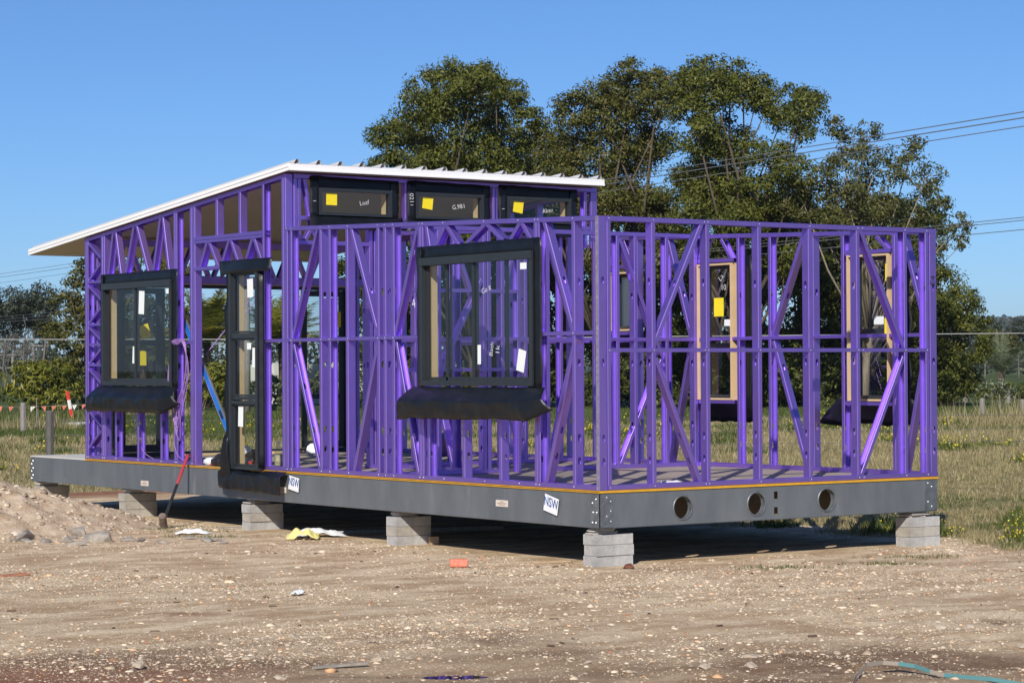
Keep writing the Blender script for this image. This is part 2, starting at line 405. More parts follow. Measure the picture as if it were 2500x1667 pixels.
def gusset(P, s0, s1, sgn, pts):
    g = MB(); g.obox(P, (s0, -.004, -.322), (s1, .003, -.034)); pl = g.build('gusset_plate', MAT['plate'], chassis)
    rv = MB()
    for s, z in pts:
        for k in range(1):
            n = 8; ring = [P(s+.009*math.cos(2*math.pi*i/n), -.0045, z+.009*math.sin(2*math.pi*i/n)) for i in range(n)]
            ring2 = [P(s+.005*math.cos(2*math.pi*i/n), -.010, z+.005*math.sin(2*math.pi*i/n)) for i in range(n)]
            rv.add(ring+ring2, [(i, (i+1)%n, n+(i+1)%n, n+i) for i in range(n)]+[tuple(range(n, 2*n))])
    rv.build('rivets', MAT['rivet'], chassis, kind='stuff')
gusset(P_L, .012, .125, 1, [(.05, -.075), (.10, -.11), (.09, -.19), (.04, -.19), (.10, -.28), (.05, -.28)])
gusset(P_R, .008, .145, 1, [(.075, -.06), (.12, -.095), (.12, -.18), (.075, -.225), (.12, -.27)])
gusset(P_R, 3.965, 4.128, 1, [(4.0, -.06), (4.05, -.095), (4.0, -.24), (4.05, -.285)])
gusset(P_L, 11.77, 11.876, 1, [(11.8, -.07), (11.84, -.11), (11.8, -.16), (11.84, -.20), (11.8, -.25), (11.84, -.29)])

# floor -------------------------------------------------------------
fl = MB(); fl.box((.006, .006, -.021), (W-.006, L1-.004, 0)); floor = fl.build('floor_deck', MAT['floor'], house)
ul = MB(); ul.box((.08, .08, -.0285), (W-.08, L3-.08, -.0225)); ul.build('underfloor_darkener', MAT['joist'], house)  # unseen dark sheet added to cut bounce light and deepen the underfloor shade
dk = MB(); dk.box((.0, L1+.004, -.021), (W, L3, -.004)); dk.build('deck_sheet', MAT['deck'], house)
e = MB(); e.box((-.004, .0, -.0085), (.0055, L1, -.0015)); e.box((-.006, .0, -.022), (.0055, L1, -.0145)); e.build('floor_edge', MAT['yellow'], floor)
e = MB(); e.box((-.001, .0, -.0142), (.0052, L1, -.0088)); e.build('floor_edge', MAT['redbrown'], floor)
e = MB(); e.box((.0, -.006, -.022), (W, .0055, -.0015)); e.build('floor_edge', MAT['yellow'], floor)

# long wall, low part ---------------------------------------------
wl = Wall('long_low', P_L, house)
wl.plate(.0, 5.42, z_low(0), z_low(5.42), -1)
wl.plate(.0, 5.42, 0, 0, 1)
zt = lambda y: z_low(y)-.004
for (yl, mode, hol) in [(5.423,'w',1),(5.331,'o',1),(4.732,'w',1),(4.553,'o',1),(4.21,'w',0),(3.622,'w',1),(3.498,'w',1),(3.341,'o',1),(2.874,'w',1),(2.824,'w',1),(.962,'o',1),(.916,'o',1),(.39,'w',1)]:
    wl.stud(yl-.042, .002, zt(yl), mode, bool(hol))
wl.stud(.002, .002, zt(0), 'w', True)
for yl, mode in [(2.723,'o'),(2.123,'w'),(1.522,'w')]: wl.stud(yl-.042, .002, .87, mode)
wl.brace((5.322,1.39),(4.80,2.53),'o',[.55]); wl.brace((5.289,1.33),(4.757,.02),'o',[.46,.95,1.25])
wl.brace((4.142,2.50),(3.631,1.40),'w',[.72]); wl.brace((3.63,1.35),(4.105,.02),'w')
wl.brace((2.904,2.47),(3.334,1.39),'o',[.3]); wl.brace((3.297,1.33),(2.904,.02),'o',[.46,.95])
wl.brace((.836,2.40),(.40,1.39),'w',[.60]); wl.brace((.374,1.33),(.821,.02),'w',[.85,1.10])
wl.nog(2.83, 5.93, 1.378); wl.nog(.012, .93, 1.378)
# window head lattice
wl.nog(.93, 2.81, 2.225, .04); wl.nog(.93, 2.81, .868, .04)
for p, q, mde in [((2.763,2.46),(2.704,2.248),'w'),((2.583,2.25),(2.433,2.435),'o'),((2.422,2.447),(2.218,2.25),'w'),((2.06,2.254),(1.754,2.42),'o'),((1.747,2.423),(1.477,2.25),'w'),((1.36,2.245),(1.197,2.405),'o'),((1.184,2.405),(1.033,2.23),'w')]:
    wl.brace(p, q, mde)
wl.finish()
# worn corner edge
we = MB(); we.box((-.0022, .0005, .003), (-.0004, .040, 2.397)); we.build('corner_edge', MAT['worn'], wl.root)

# long wall, tall part -----------------------------------------------
wt = Wall('long_tall', P_L, house)
wt.plate(5.41, L1, z_tall(5.41), z_tall(L1), -1, .05)
wt.plate(7.44, L1, 0, 0, 1); wt.plate(5.43, 5.93, 0, 0, 1)
zt2 = lambda y: z_tall(y)-.004
for yl, mode, hol in [(10.285,'o',1),(10.236,'o',1),(9.838,'w',1),(9.785,'w',1),(7.961,'o',1),(7.915,'o',1),(7.564,'o',0),(7.524,'o',0),(7.484,'w',0),(5.918,'o',0),(5.503,'o',1),(5.458,'w',1)]:
    wt.stud(yl-.042, .002, zt2(yl), mode, bool(hol))
for yl in (9.478, 8.895, 8.304): wt.stud(yl-.042, .002, .85, 'o')
for yl in (6.957, 6.432): wt.stud(yl-.042, 2.55, zt2(yl), 'w', False)
wt.nog(5.88, 7.46, 2.541, .04); wt.nog(5.88, 7.46, 2.503, .036); wt.nog(5.88, 7.46, 2.203, .042)
wt.nog(7.94, 9.75, 2.20, .04); wt.nog(7.94, 9.75, .848, .04); wt.nog(7.46, 7.94, 1.38, .04)
for p, q, mde in [((7.365,2.21),(7.195,2.495),'o'),((7.147,2.495),(6.94,2.21),'w'),((6.865,2.21),(6.689,2.495),'o'),((6.651,2.495),(6.468,2.22),'w'),((6.333,2.22),(6.163,2.495),'o'),((6.136,2.495),(5.959,2.22),'w'),
                ((9.685,2.21),(9.549,2.715),'o'),((9.482,2.72),(9.344,2.21),'w'),((9.214,2.21),(8.995,2.77),'o'),((8.935,2.78),(8.63,2.21),'w'),((8.505,2.21),(8.319,2.835),'o'),((8.263,2.84),(8.115,2.21),'w')]:
    wt.brace(p, q, mde)
# laced corner bay
zz = [(2.62,2.43,-1),(2.36,2.16,1),(2.10,1.93,-1),(1.83,1.64,1),(1.60,1.44,-1),(1.33,1.15,1),(1.09,.92,-1),(.84,.66,1),(.58,.40,-1),(.345,.135,1)]
for zt_, zb_, d_ in zz:
    a_, b_ = (10.20, 9.86) if d_ < 0 else (9.86, 10.20)
    wt.brace((a_, zt_), (b_, zb_), 'w' if d_ < 0 else 'o', b=.034, shift=0)
for z_ in (2.14, 1.625, 1.385, 1.135): wt.nog(9.84, 10.19, z_, .03)
wt.finish()

# end wall (right face) ----------------------------------------------
wr = Wall('end_low', P_R, house)
wr.plate(.094, W, 2.4, 2.402, -1); wr.plate(.094, W, 0, 0, 1)
for s_, mode in [(.096,'w'),(.597,'w'),(1.224,'w'),(1.844,'w'),(2.466,'w'),(3.078,'w')]: wr.stud(s_, .002, 2.397, mode)
for s_ in (3.702, 3.99): wr.stud(s_, .002, 2.397, 'o')
wr.brace((1.185,2.365),(.642,1.30),'w',[.62],shift=.0); wr.brace((.641,1.16),(1.156,.03),'w',[.76,1.01],shift=.0)
wr.brace((3.14,2.365),(3.70,1.26),'o',shift=.0); wr.brace((3.70,1.16),(3.13,.03),'o',shift=.0)
wr.nog(.10, 4.03, 1.225)
wr.finish()

# back wall (far long side) -----------------------------------------
wb = Wall('long_back', P_B, house)
wb.plate(.095, 5.41, z_low(0), z_low(5.41), -1); wb.plate(.0, L1, 0, 0, 1); wb.plate(5.41, L1, z_tall(5.41), z_tall(L1), -1, .05)
wb.stud(.002, .002, 2.397, 'w')
for yl, mode in [(.48,'w'),(.525,'o'),(1.25,'o'),(1.70,'w'),(2.357,'o'),(2.86,'o'),(3.60,'o'),(3.65,'w'),(4.10,'o'),(4.60,'w'),(5.12,'o'),(5.40,'w')]:
    wb.stud(yl-.042, .002, z_low(yl)-.004, mode)
for yl in (5.9,6.5,7.1,7.7,8.3,8.9,9.5,10.1): wb.stud(yl-.042, .002, z_tall(yl)-.004, 'w')
wb.brace((4.068,2.53),(3.661,1.40),'w',[.7]); wb.brace((3.666,1.33),(4.032,.02),'w',[.8])
wb.brace((1.83,2.45),(2.33,1.40),'w',[.7]); wb.brace((2.31,1.34),(1.80,.02),'w',[.3])
wb.brace((.42,2.42),(.08,1.40),'w',[.5]); wb.brace((.08,1.33),(.40,.02),'w')
wb.nog(.02, 5.4, 1.375); wb.nog(5.45, 10.2, 1.375)
for a_, b_, zh, zs in [(.53,1.20,2.215,.70),(2.90,3.55,2.215,.70),(4.60,5.08,2.215,1.46)]:
    wb.nog(a_, b_, zh, .04); wb.nog(a_, b_, zs, .04)
    wb.brace((a_+.05,zh),(a_+.22,z_low(a_)-.05),'o',shift=0); wb.brace((a_+.45,z_low(a_)-.05),(a_+.62,zh),'w',shift=0)
wb.finish()

# partition and the wall under the high windows -----------------------
wa = Wall('partition', P_A, house)
zA = z_low(3.5)
wa.plate(.095, W-.095, zA, zA, -1); wa.plate(.095, 1.45, 0, 0, 1); wa.plate(2.05, W-.095, 0, 0, 1)
for s_, mode in [(.12,'w'),(.65,'w'),(1.207,'w'),(1.26,'w'),(1.43,'w'),(1.635,'o'),(2.01,'o'),(2.45,'w'),(2.93,'o'),(3.17,'w'),(3.6,'o'),(4.0,'w')]:
    wa.stud(s_, .002, zA-.004, mode)
wa.brace((.75,1.15),(1.2,1.98),'w',shift=0); wa.brace((1.48,1.9),(1.66,2.45),'w',shift=0); wa.brace((2.98,2.45),(3.55,1.2),'o',shift=0); wa.brace((2.98,.03),(3.55,1.15),'o',shift=0)
wa.brace((2.05,2.45),(2.42,1.4),'w',shift=0); wa.brace((2.42,1.33),(2.05,.03),'w',shift=0)
wa.nog(.13, 1.66, 1.86); wa.nog(1.2, 4.0, 1.372); wa.nog(.13, 1.66, 1.058)
wa.finish()
wc = Wall('high_end', P_C, house)
wc.plate(.1, W, 3.145, 3.145, -1, .05); wc.plate(.12, 1.06, 2.44, 2.44, -1, .045); wc.plate(.12, W-.1, 2.70, 2.70, -1, .045)
wc.plate(1.03, W-.1, 0, 0, 1)
for s_, mode, z0_ in [(.1,'w',2.45),(.15,'o',2.45),(2.67,'w',2.55),(2.70,'o',2.55),(3.955,'o',2.45),(1.04,'w',.002),(1.10,'w',.002),(1.62,'w',.002),(2.1,'o',.002),(2.6,'w',.002),(3.1,'w',.002),(3.6,'o',.002),(1.5,'w',2.55)]:
    wc.stud(s_, z0_, 3.09 if z0_ > 1 else 2.66, mode)
wc.brace((.24,3.09),(.36,2.5),'o',shift=0)
for a_ in (.25, .55, .8): wc.brace((a_,2.45),(a_+.14,2.66),'w',shift=0)
wc.nog(1.06, W-.12, 1.38); wc.brace((1.66,.03),(2.08,1.33),'w',shift=0); wc.brace((2.12,2.6),(2.58,1.4),'w',shift=0)
wc.finish()
# corner post of the high wall
cp = MB(); csec(cp, (W-.09, L2-.0018, 2.45), (W-.09, L2-.0018, 3.09), (0, 1, 0), (1, 0, 0)); cp.build('corner_post', MAT['purple'], wc.root)
# wall to the deck, with sliding doors
wd = Wall('deck_end', P_D, house)
wd.plate(.1, W-.1, 2.683, 2.683, -1, .08); wd.plate(.1, W-.1, 2.25, 2.25, -1, .10); wd.plate(.1, .34, 0, 0, 1)
for s_ in (.12, .17, .24, 3.79, 3.84, 3.98): wd.stud(s_, .002, 2.6, 'w')
s_ = .34
for i in range(14):
    wd.brace((s_, 2.25 if i % 2 == 0 else 2.60), (s_+.16, 2.60 if i % 2 == 0 else 2.25), 'o' if i % 2 == 0 else 'w', shift=0); s_ += .235
wd.finish()
# dividing wall along the corridor
wp = Wall('corridor', lambda s, v, z: V3((1.25+v, s, z)), house)
wp.plate(3.6, 5.40, 2.5, 2.56, -1); wp.plate(3.6, 5.40, 0, 0, 1)
for s_, m_ in [(3.62,'w'),(4.1,'o'),(4.7,'w'),(5.3,'o')]: wp.stud(s_, .002, 2.5, m_)
wp.nog(3.65, 5.35, 1.38); wp.brace((4.15,.03),(4.65,1.33),'w',shift=0)
wp.finish()

# roof --------------------------------------------------------------
RX0, RX1, RY0, RY1 = -.055, 4.115, 5.245, 11.80
zr = lambda y: 3.152 - .0947*(y-5.41)
rf = MB()
def slab(mb, x0, x1, ya, yb, d0, d1, mi=0):
    mb.add([(x0,ya,zr(ya)+d0),(x1,ya,zr(ya)+d0),(x1,yb,zr(yb)+d0),(x0,yb,zr(yb)+d0),(x0,ya,zr(ya)+d1),(x1,ya,zr(ya)+d1),(x1,yb,zr(yb)+d1),(x0,yb,zr(yb)+d1)],
           [(0,3,2,1),(4,5,6,7),(0,1,5,4),(1,2,6,5),(2,3,7,6),(3,0,4,7)], mi)
slab(rf, RX0+.01, RX1-.01, RY0+.01, RY1-.01, .004, .06)
roof = rf.build('roof', MAT['ceil'], house)
ts = MB(); slab(ts, RX0, RX1, RY0-.01, RY1+.01, .064, .068); ts.build('roof_sheet', MAT['roofsheet'], roof)
for k in range(16):
    xx = .03 + k*.267; rb = MB()
    for hw0, hw1, dz in ((.034, .015, .036),):
        pr = [(-hw0, .069), (-hw1, .069+dz), (hw1, .069+dz), (hw0, .069)]
        for i in range(3):
            rb.add([(xx+pr[i][0], RY0-.03, zr(RY0-.03)+pr[i][1]), (xx+pr[i+1][0], RY0-.03, zr(RY0-.03)+pr[i+1][1]), (xx+pr[i+1][0], RY1+.012, zr(RY1)+pr[i+1][1]), (xx+pr[i][0], RY1+.012, zr(RY1)+pr[i][1])], [(0,1,2,3)])
        pr2 = [(p[0]*.8, p[1]-.002) for p in pr]
        rb.add([(xx+p[0], RY0+.05, zr(RY0)+p[1]) for p in pr2], [(0,1,2,3)], 1)  # dark face stands in for the shade within the open rib
    rb.build('roof_rib', [MAT['roofsheet'], MAT['ribshade']], roof)
# fascias, folded in two steps
fa = MB()
fa.add([V3((RX0, RY0-.004, zr(RY0)+q)) for q in (-.006, .062)] + [V3((RX0, RY1, zr(RY1)+q)) for q in (-.006, .062)] + [V3((RX0+.009, RY0-.004, zr(RY0)+q)) for q in (-.006, .062)] + [V3((RX0+.009, RY1, zr(RY1)+q)) for q in (-.006, .062)],
       [(0,1,3,2),(4,6,7,5),(0,2,6,4),(1,5,7,3),(0,4,5,1),(2,3,7,6)])
fa.add([V3((RX0-.007, RY0-.004, zr(RY0)+q)) for q in (.03, .0625)] + [V3((RX0-.007, RY1, zr(RY1)+q)) for q in (.03, .0625)] + [V3((RX0-.0005, RY0-.004, zr(RY0)+q)) for q in (.03, .0625)] + [V3((RX0-.0005, RY1, zr(RY1)+q)) for q in (.03, .0625)],
       [(0,1,3,2),(4,6,7,5),(0,2,6,4),(1,5,7,3),(0,4,5,1),(2,3,7,6)])
fa.build('fascia', MAT['white'], roof)
for i, (a_, b_) in enumerate([(RX0, 1.10), (1.092, 2.40), (2.392, RX1)]):
    fb = MB(); o_ = .003*(i % 2)
    fb.box((a_, RY0-.012-o_, zr(RY0)-.004), (b_, RY0-.004, zr(RY0)+.0625+o_)); fb.box((a_, RY0-.02-o_, zr(RY0)-.010), (b_, RY0-.0045, zr(RY0)+.006)); fb.build('fascia', MAT['white'], roof)
fb = MB(); fb.box((RX0, RY1+.001, zr(RY1)-.01), (RX1, RY1+.012, zr(RY1)+.062)); fb.build('fascia', MAT['white'], roof)

# windows -----------------------------------------------------------
def ring(mb, P, s0, s1, z0, z1, v0, v1, w_, mi=0, wb_=None):
    wb_ = wb_ or w_
    mb.obox(P, (s0, v0, z0), (s0+w_, v1, z1), mi); mb.obox(P, (s1-w_, v0, z0), (s1, v1, z1), mi)
    mb.obox(P, (s0+w_, v0, z1-w_), (s1-w_, v1, z1), mi); mb.obox(P, (s0+w_, v0, z0), (s1-w_, v1, z0+wb_), mi)
def pane(win, P, s0, s1, z0, z1, v, mat='glass'):
    mb = MB(); mb.add([P(s0, v, z0), P(s1, v, z0), P(s1, v, z1), P(s0, v, z1)], [(0,1,2,3)]); return mb.build('glass_pane', MAT[mat], win)
def stick(win, P, s, z, v, w_, h_, mat='sticker', rot=0., name='sticker'):
    mb = MB(); c, n = math.cos(rot), math.sin(rot)
    q = [P(s+c*x-n*y, v, z+n*x+c*y) for x, y in ((-w_/2,-h_/2),(w_/2,-h_/2),(w_/2,h_/2),(-w_/2,h_/2))]
    mb.add(q, [(0,1,2,3)]); return mb.build(name, MAT[mat], win)
def wobble(seed):
    return lambda a, b: noise.noise(V3((a*3.1+seed*7.7, b*3.1, seed)))

# W4: big sliding window in the low long wall
def slider(s0, s1, z0, z1, mull, seed, big):
    f = MB(); ring(f, P_L, s0, s1, z0, z1, -.048, .03, .042, wb_=.05)
    f.obox(P_L, (s0, -.056, z1-.075), (s1, -.0485, z1)); f.obox(P_L, (s0+.004, -.054, z0+.002), (s1-.004, -.0485, z0+.022))
    win = f.build('sliding_window', MAT['frame'], house, label='charcoal two-panel sliding window in the %s' % ('low long wall' if big else 'tall part of the long wall'))
    sm = MB(); ring(sm, P_L, s0+.043, mull+.02, z0+.051, z1-.044, -.030, -.006, .032); sm.build('sash', MAT['frame'], win)
    sm = MB(); ring(sm, P_L, mull-.02, s1-.043, z0+.051, z1-.044, .0, .024, .032); sm.build('sash', MAT['frame'], win)
    pane(win, P_L, s0+.075, mull-.012, z0+.083, z1-.076, -.018); pane(win, P_L, mull+.012, s1-.075, z0+.083, z1-.076, .012)
    r = MB(); ring(r, P_L, s0+.02, s1-.02, z0+.025, z1-.025, .033, .135, .02); r.build('timber_reveal', MAT['reveal'], win)
    wb1 = wobble(seed)
    # head strip and side strips of the membrane
    sheet('head_flashing', P_L, 14, 4, lambda a, b: (s0-.06+(s1-s0+.12)*a, -.006-.014*b-.006*abs(wb1(a, b)), z1+.115*(1-b)-.012*b+.008*wb1(a, 0)), MAT['membrane'], win)
    for sd_, sg in ((s1, 1), (s0, -1)):
        sheet('side_flashing', P_L, 4, 16, lambda a, b, sd_=sd_, sg=sg: (sd_+sg*(-.004+.105*a+.018*wb1(b*2, sg)*a), -.008-.022*(1-a)-.03*a*max(0, wb1(b*2.2, 3+sg)), z0-.03+(z1-z0+.14)*b), MAT['membrane'], win)
    ex0, ex1 = (.36, .22) if big else (.28, .16)
    def sill(a, b):
        s = s0-ex0*(.55+.45*b)+(s1-s0+ex0*(.55+.45*b)+ex1*(.55+.45*b))*a
        out = .045+.15*min(1, b/.5)**.9+.02*math.sin(b*math.pi)
        drop = .012+.13*min(1, b/.5)**1.1+.165*max(0, (b-.5)/.5)
        endc = max(0, (.10-a)/.10) if a < .5 else 0
        endl = max(0, (a-.90)/.10) if a > .5 else 0
        return (s, -out+.12*endc*b+.03*endl*b-.016*wb1(a*2.6, b*1.5)-.012*wb1(a*8, b*2)*b, z0-drop+.10*endc*b*b-.015*endl*b+.016*wb1(a*3.0, 5)*b)
    sheet('sill_flashing', P_L, 60, 12, sill, MAT['membrane'], win, .004, [0, .02, .12, .25, .38, .47, .5, .53, .62, .75, .88, 1])
    return win
w4 = slider(.925, 2.772, .908, 2.135, 1.888, 1, True)
ex = MB(); ring(ex, P_L, 2.37, 2.385, .99, 2.06, .045, .06, .0075); ex.obox(P_L, (1.38, .0, .96), (1.41, .024, 2.09)); ex.obox(P_L, (2.36, .0, .96), (2.39, .024, 2.09)); ex.build('meeting_stile', MAT['frame'], w4)
stick(w4, P_L, 1.09, 2.00, -.022, .10, .06); stick(w4, P_L, 1.13, 1.14, -.022, .12, .20, rot=.22); stick(w4, P_L, 1.80, 1.20, -.022, .055, .18)
mb = MB(); text_on(mb, '4', .13, P_L, 2.87, 1.70, -.05, -1, .2); text_on(mb, 'Bath', .075, P_L, 1.60, 1.25, -.021, -1, 1.4); text_on(mb, '1k', .09, P_L, 1.50, 1.24, -.021, -1, 1.5); text_on(mb, 'Gia R', .07, P_L, 1.68, 1.80, -.021, -1, .2)
mb.build('marker_writing', MAT['chalk'], w4)
w1 = slider(7.945, 9.727, .893, 2.108, 8.877, 2, False)
stick(w1, P_L, 8.72, 1.86, -.022, .14, .27, rot=.06); stick(w1, P_L, 8.95, 1.25, .0, .10, .20, rot=.08); stick(w1, P_L, 8.04, 1.98, -.022, .12, .07)
# W3: tall narrow three-light window at the doorway
f = MB(); s0, s1, z0, z1 = 5.895, 6.512, -.005, 2.148
ring(f, P_L, s0, s1, z0, z1, -.085, .03, .034)
f.obox(P_L, (s0+.045, -.075, 1.41), (s1-.045, .02, 1.465)); f.obox(P_L, (s0+.045, -.08, .70), (s1-.045, .025, .735)); f.obox(P_L, (s0+.045, -.06, .745), (s1-.045, .015, .78))
w3 = f.build('narrow_window', MAT['frame'], house, label='tall narrow three-light charcoal window beside the open doorway')
for a_, b_ in ((z0+.036, .70), (.782, 1.41), (1.467, z1-.036)):
    sm = MB(); ring(sm, P_L, s0+.036, s1-.036, a_+.002, b_-.002, -.055, -.02, .02); sm.build('sash', MAT['frame'], w3); pane(w3, P_L, s0+.06, s1-.06, a_+.02, b_-.02, -.04)
r = MB(); ring(r, P_L, s0+.035, s1-.02, z0+.02, z1-.02, .033, .088, .02); r.build('timber_reveal', MAT['reveal'], w3)
stick(w3, P_L, 6.10, 1.95, -.044, .13, .20, rot=-.05); stick(w3, P_L, 5.99, 1.20, -.044, .14, .21, rot=.04); stick(w3, P_L, 6.13, 1.325, -.044, .09, .07); stick(w3, P_L, 6.32, .575, -.044, .11, .24, rot=.04)
wb3 = wobble(9)
sheet('head_flashing', P_L, 14, 5, lambda a, b: (5.66+1.09*a, -.02-.06*math.sin(a*math.pi)-.03*b-.05*max(0, a-.78)*4*(1-b), 2.262-.14*b-.25*max(0, a-.8)*b), MAT['membrane'], w3)
sheet('side_flashing', P_L, 5, 16, lambda a, b: (6.50+.13*a*(1-.35*b)+.03*wb3(b*2, a)*a, -.03-.05*a*(1+wb3(b*2, 4)), .0+2.12*b), MAT['membrane'], w3)
sheet('side_flashing', P_L, 4, 16, lambda a, b: (5.898-.050*a, -.07+.05*a, .02+2.12*b), MAT['membrane'], w3)
def sill3(a, b):
    s = 5.36+(6.70-5.36)*a+.03*math.sin(b*3)*(a-.5)
    k = max(0, 1-abs(a-.5)/.34)
    return (s, -.03-.085*min(1, b/.34)-.02*wb3(a*3, b*2)-.014*wb3(a*9, b)*b+.05*max(0, b-.8), .012-.05*min(1, b/.34)-.185*max(0, b-.34)/.66-.03*k*(1-b)-.014*wb3(a*4, 2)-.02*(1-a))
sheet('sill_flashing', P_L, 48, 10, sill3, MAT['membrane'], w3, .004, [0, .03, .15, .3, .34, .38, .55, .75, .9, 1])
sheet('loose_flap', P_L, 4, 8, lambda a, b: (6.42+.16*a*(1-b)+.05*a, -.10-.055*math.sin(b*2.2)-.02*a, -.10+.46*b), MAT['membrane'], w3)

# clerestory windows
for i, (s0, s1, has021) in enumerate([(.388, 1.308, 0), (1.618, 2.522, 1), (2.841, 3.737, 0)]):
    z0, z1 = 2.713, 3.003; PC = P_C
    f = MB(); ring(f, PC, s0, s1, z0, z1, -.045, .03, .036, wb_=.03)
    win = f.build('clerestory_window', MAT['frame'], house, label=['left', 'middle', 'right'][i]+' of the three charcoal high windows under the roof edge')
    pane(win, PC, s0+.034, s1-.034, z0+.028, z1-.034, -.01)
    r = MB(); ring(r, PC, s0+.02, s1-.02, z0+.012, z1-.012, .033, .12, .018); r.build('timber_reveal', MAT['reveal'], win)
    stick(win, PC, s0+.17, 2.885, -.014, .135, .125, 'ysticker', [-.02, -.12, -.15][i])
    wbc = wobble(20+i)
    sheet('head_flashing', PC, 12, 4, lambda a, b: (s0-.085+(s1-s0+.19)*a, -.006-.012*b-.02*abs(wbc(a*2, b)), 3.13-.02*a-.135*b+.01*wbc(a*2, 0)), MAT['membrane'], win)
    for sd_, sg in ((s0, -1), (s1, 1)):
        sheet('side_flashing', PC, 4, 8, lambda a, b: (sd_+sg*(-.005+.10*a+.012*wbc(b*3, sg)), -.010-.02*(1-a)-.03*a*max(0, wbc(b*2, sg+2)), 2.69+.42*b), MAT['membrane'], win)
    sheet('sill_flashing', PC, 14, 5, lambda a, b: (s0-.10-.06*b+(s1-s0+.24+.06*b)*a, -.02-.10*b+.012*wbc(a*3, b), z0+.0-.15*b+.012*wbc(a*3, 2)), MAT['membrane'], win)
    mb = MB()
    text_on(mb, ['Loaf', 'G,98/i', 'Abau'][i], .07, PC, s0+.58, 2.86, -.0135, 1, .15)
    if has021: text_on(mb, '021', .075, PC, s0-.06, 2.93, -.042, 1, -1.5)
    mb.obox(PC, (s0-.075, -.045, 2.855), (s0-.04, -.042, 2.859))
    mb.build('marker_writing', MAT['chalk'], win)

# back wall windows, seen from inside
def back_win(s0, s1, z0, z1, frost, lab, seed, rails=(), lx=0.):
    PB = P_B; f = MB(); ring(f, PB, s0+.02, s1-.02, z0+.02, z1-.02, .10, .15, .035)
    for zz_ in rails: f.obox(PB, (s0+.05, .105, zz_), (s1-.05, .145, zz_+.05))
    win = f.build('back_window', MAT['frame'], house, label=lab)
    r = MB(); ring(r, PB, s0, s1, z0, z1, -.012, .099, .018); r.build('timber_reveal', MAT['reveal'], win)
    pane(win, PB, s0+.05, s1-.05, z0+.05, z1-.05, .125, 'frost' if frost else 'glass')
    wbb = wobble(seed)
    sheet('sill_flashing', PB, 10, 5, lambda a, b: (s0-.16-.04*b+(s1-s0+.42+lx*b)*a, .16+.10*b+.02*wbb(a*3, b)-.12*max(0, a-.8)*5*lx, z0+.02-.26*b-.05*wbb(a*2, 1)-.10*lx*max(0, a-.6)), MAT['membrane'], win)
    sheet('side_flashing', PB, 4, 10, lambda a, b: (s0-.02-.15*a-.05*wbb(b*3, 1)*a, .14-.01*a, z0-.12+(z1-z0+.2)*b), MAT['membrane'], win)
    return win
w8 = back_win(2.935, 3.50, .72, 2.185, False, 'tall clear window with timber reveal in the middle of the back wall', 31, (1.28,))
w9 = back_win(.567, 1.155, .725, 2.187, False, 'tall clear window with timber reveal near the far right corner', 32, (1.40,), .45)
w7 = back_win(4.625, 5.06, 1.487, 2.152, True, 'small frosted window with timber reveal in the back wall', 33)
stick(w7, P_B, 4.74, 1.98, .11, .13, .16); stick(w8, P_B, 3.28, 1.72, .11, .16, .20, 'ysticker'); stick(w8, P_B, 3.0, 1.50, .08, .12, .22, 'ysticker'); stick(w8, P_B, 3.12, 1.55, .11, .14, .07)
stick(w9, P_B, .63, 2.02, .08, .13, .20, 'ysticker'); stick(w9, P_B, .64, 1.45, .08, .14, .20, 'ysticker'); stick(w9, P_B, .82, 1.53, .11, .14, .08)
mb = MB(); text_on(mb, 'Lair', .09, P_B, 3.22, 2.06, .109, -1, .8); text_on(mb, '10', .09, P_B, 3.2, 1.93, .109, -1, 0); mb.build('marker_writing', MAT['chalk'], w8)

# sliding doors to the deck
d_ = MB(); ring(d_, P_D, .34, 3.74, .0, 2.15, .02, .11, .055); door = d_.build('deck_door', MAT['frame'], house, label='wide black framed sliding door opening onto the deck')
for a_, b_, zr_, vv in [(.40, 1.02, 1.38, .035), (.46, 1.08, 1.38, .07), (3.04, 3.68, .69, .05)]:
    lf = MB(); ring(lf, P_D, a_, b_, .06, 2.09, vv, vv+.03, .075, wb_=.09); lf.obox(P_D, (a_+.075, vv, zr_), (b_-.075, vv+.03, zr_+.06)); dl = lf.build('door_leaf', MAT['frame'], door)
    pane(door, P_D, a_+.07, b_-.07, .14, 2.02, vv+.015)
tb = MB(); tb.obox(P_D, (.40, -.02, 2.135), (3.68, -.003, 2.15)); tb.obox(P_D, (1.1, -.06, .002), (3.0, -.004, .03)); tb.build('timber_lining', MAT['reveal'], door)
stick(door, P_D, .78, 1.55, .03, .14, .17, 'ysticker', .3); stick(door, P_D, .72, 1.22, .03, .16, .18, 'ysticker', 0); stick(door, P_D, 3.56, 1.72, .04, .12, .20, 'ysticker')

# screws along the plates, lettering on the end post, printed labels on the beam
sc = MB()
def screw(P, s, z):
    n = 6; r1 = [P(s+.006*math.cos(2*math.pi*i/n), -.002, z+.006*math.sin(2*math.pi*i/n)) for i in range(n)]; r2 = [P(s+.003*math.cos(2*math.pi*i/n), -.006, z+.003*math.sin(2*math.pi*i/n)) for i in range(n)]
    sc.add(r1+r2, [(i, (i+1)%n, n+(i+1)%n, n+i) for i in range(n)]+[tuple(range(n, 2*n))])
for yl in (5.40,5.31,4.70,4.53,4.17,3.60,3.47,3.32,2.85,2.79,2.43,1.75,1.20,.94,.89,.37):
    screw(P_L, yl, z_low(yl)-.018); screw(P_L, yl, .022)
for yl in (10.24,10.2,9.81,9.76,9.45,8.87,8.28,7.93,7.89,7.52): screw(P_L, yl, .022); screw(P_L, yl, z_tall(yl)-.022)
for s_ in (.12,.62,1.21,1.25,1.865,2.487,3.1,3.16,3.72,4.01): screw(P_R, s_, 2.38); screw(P_R, s_, .022); screw(P_R, s_, 1.225)
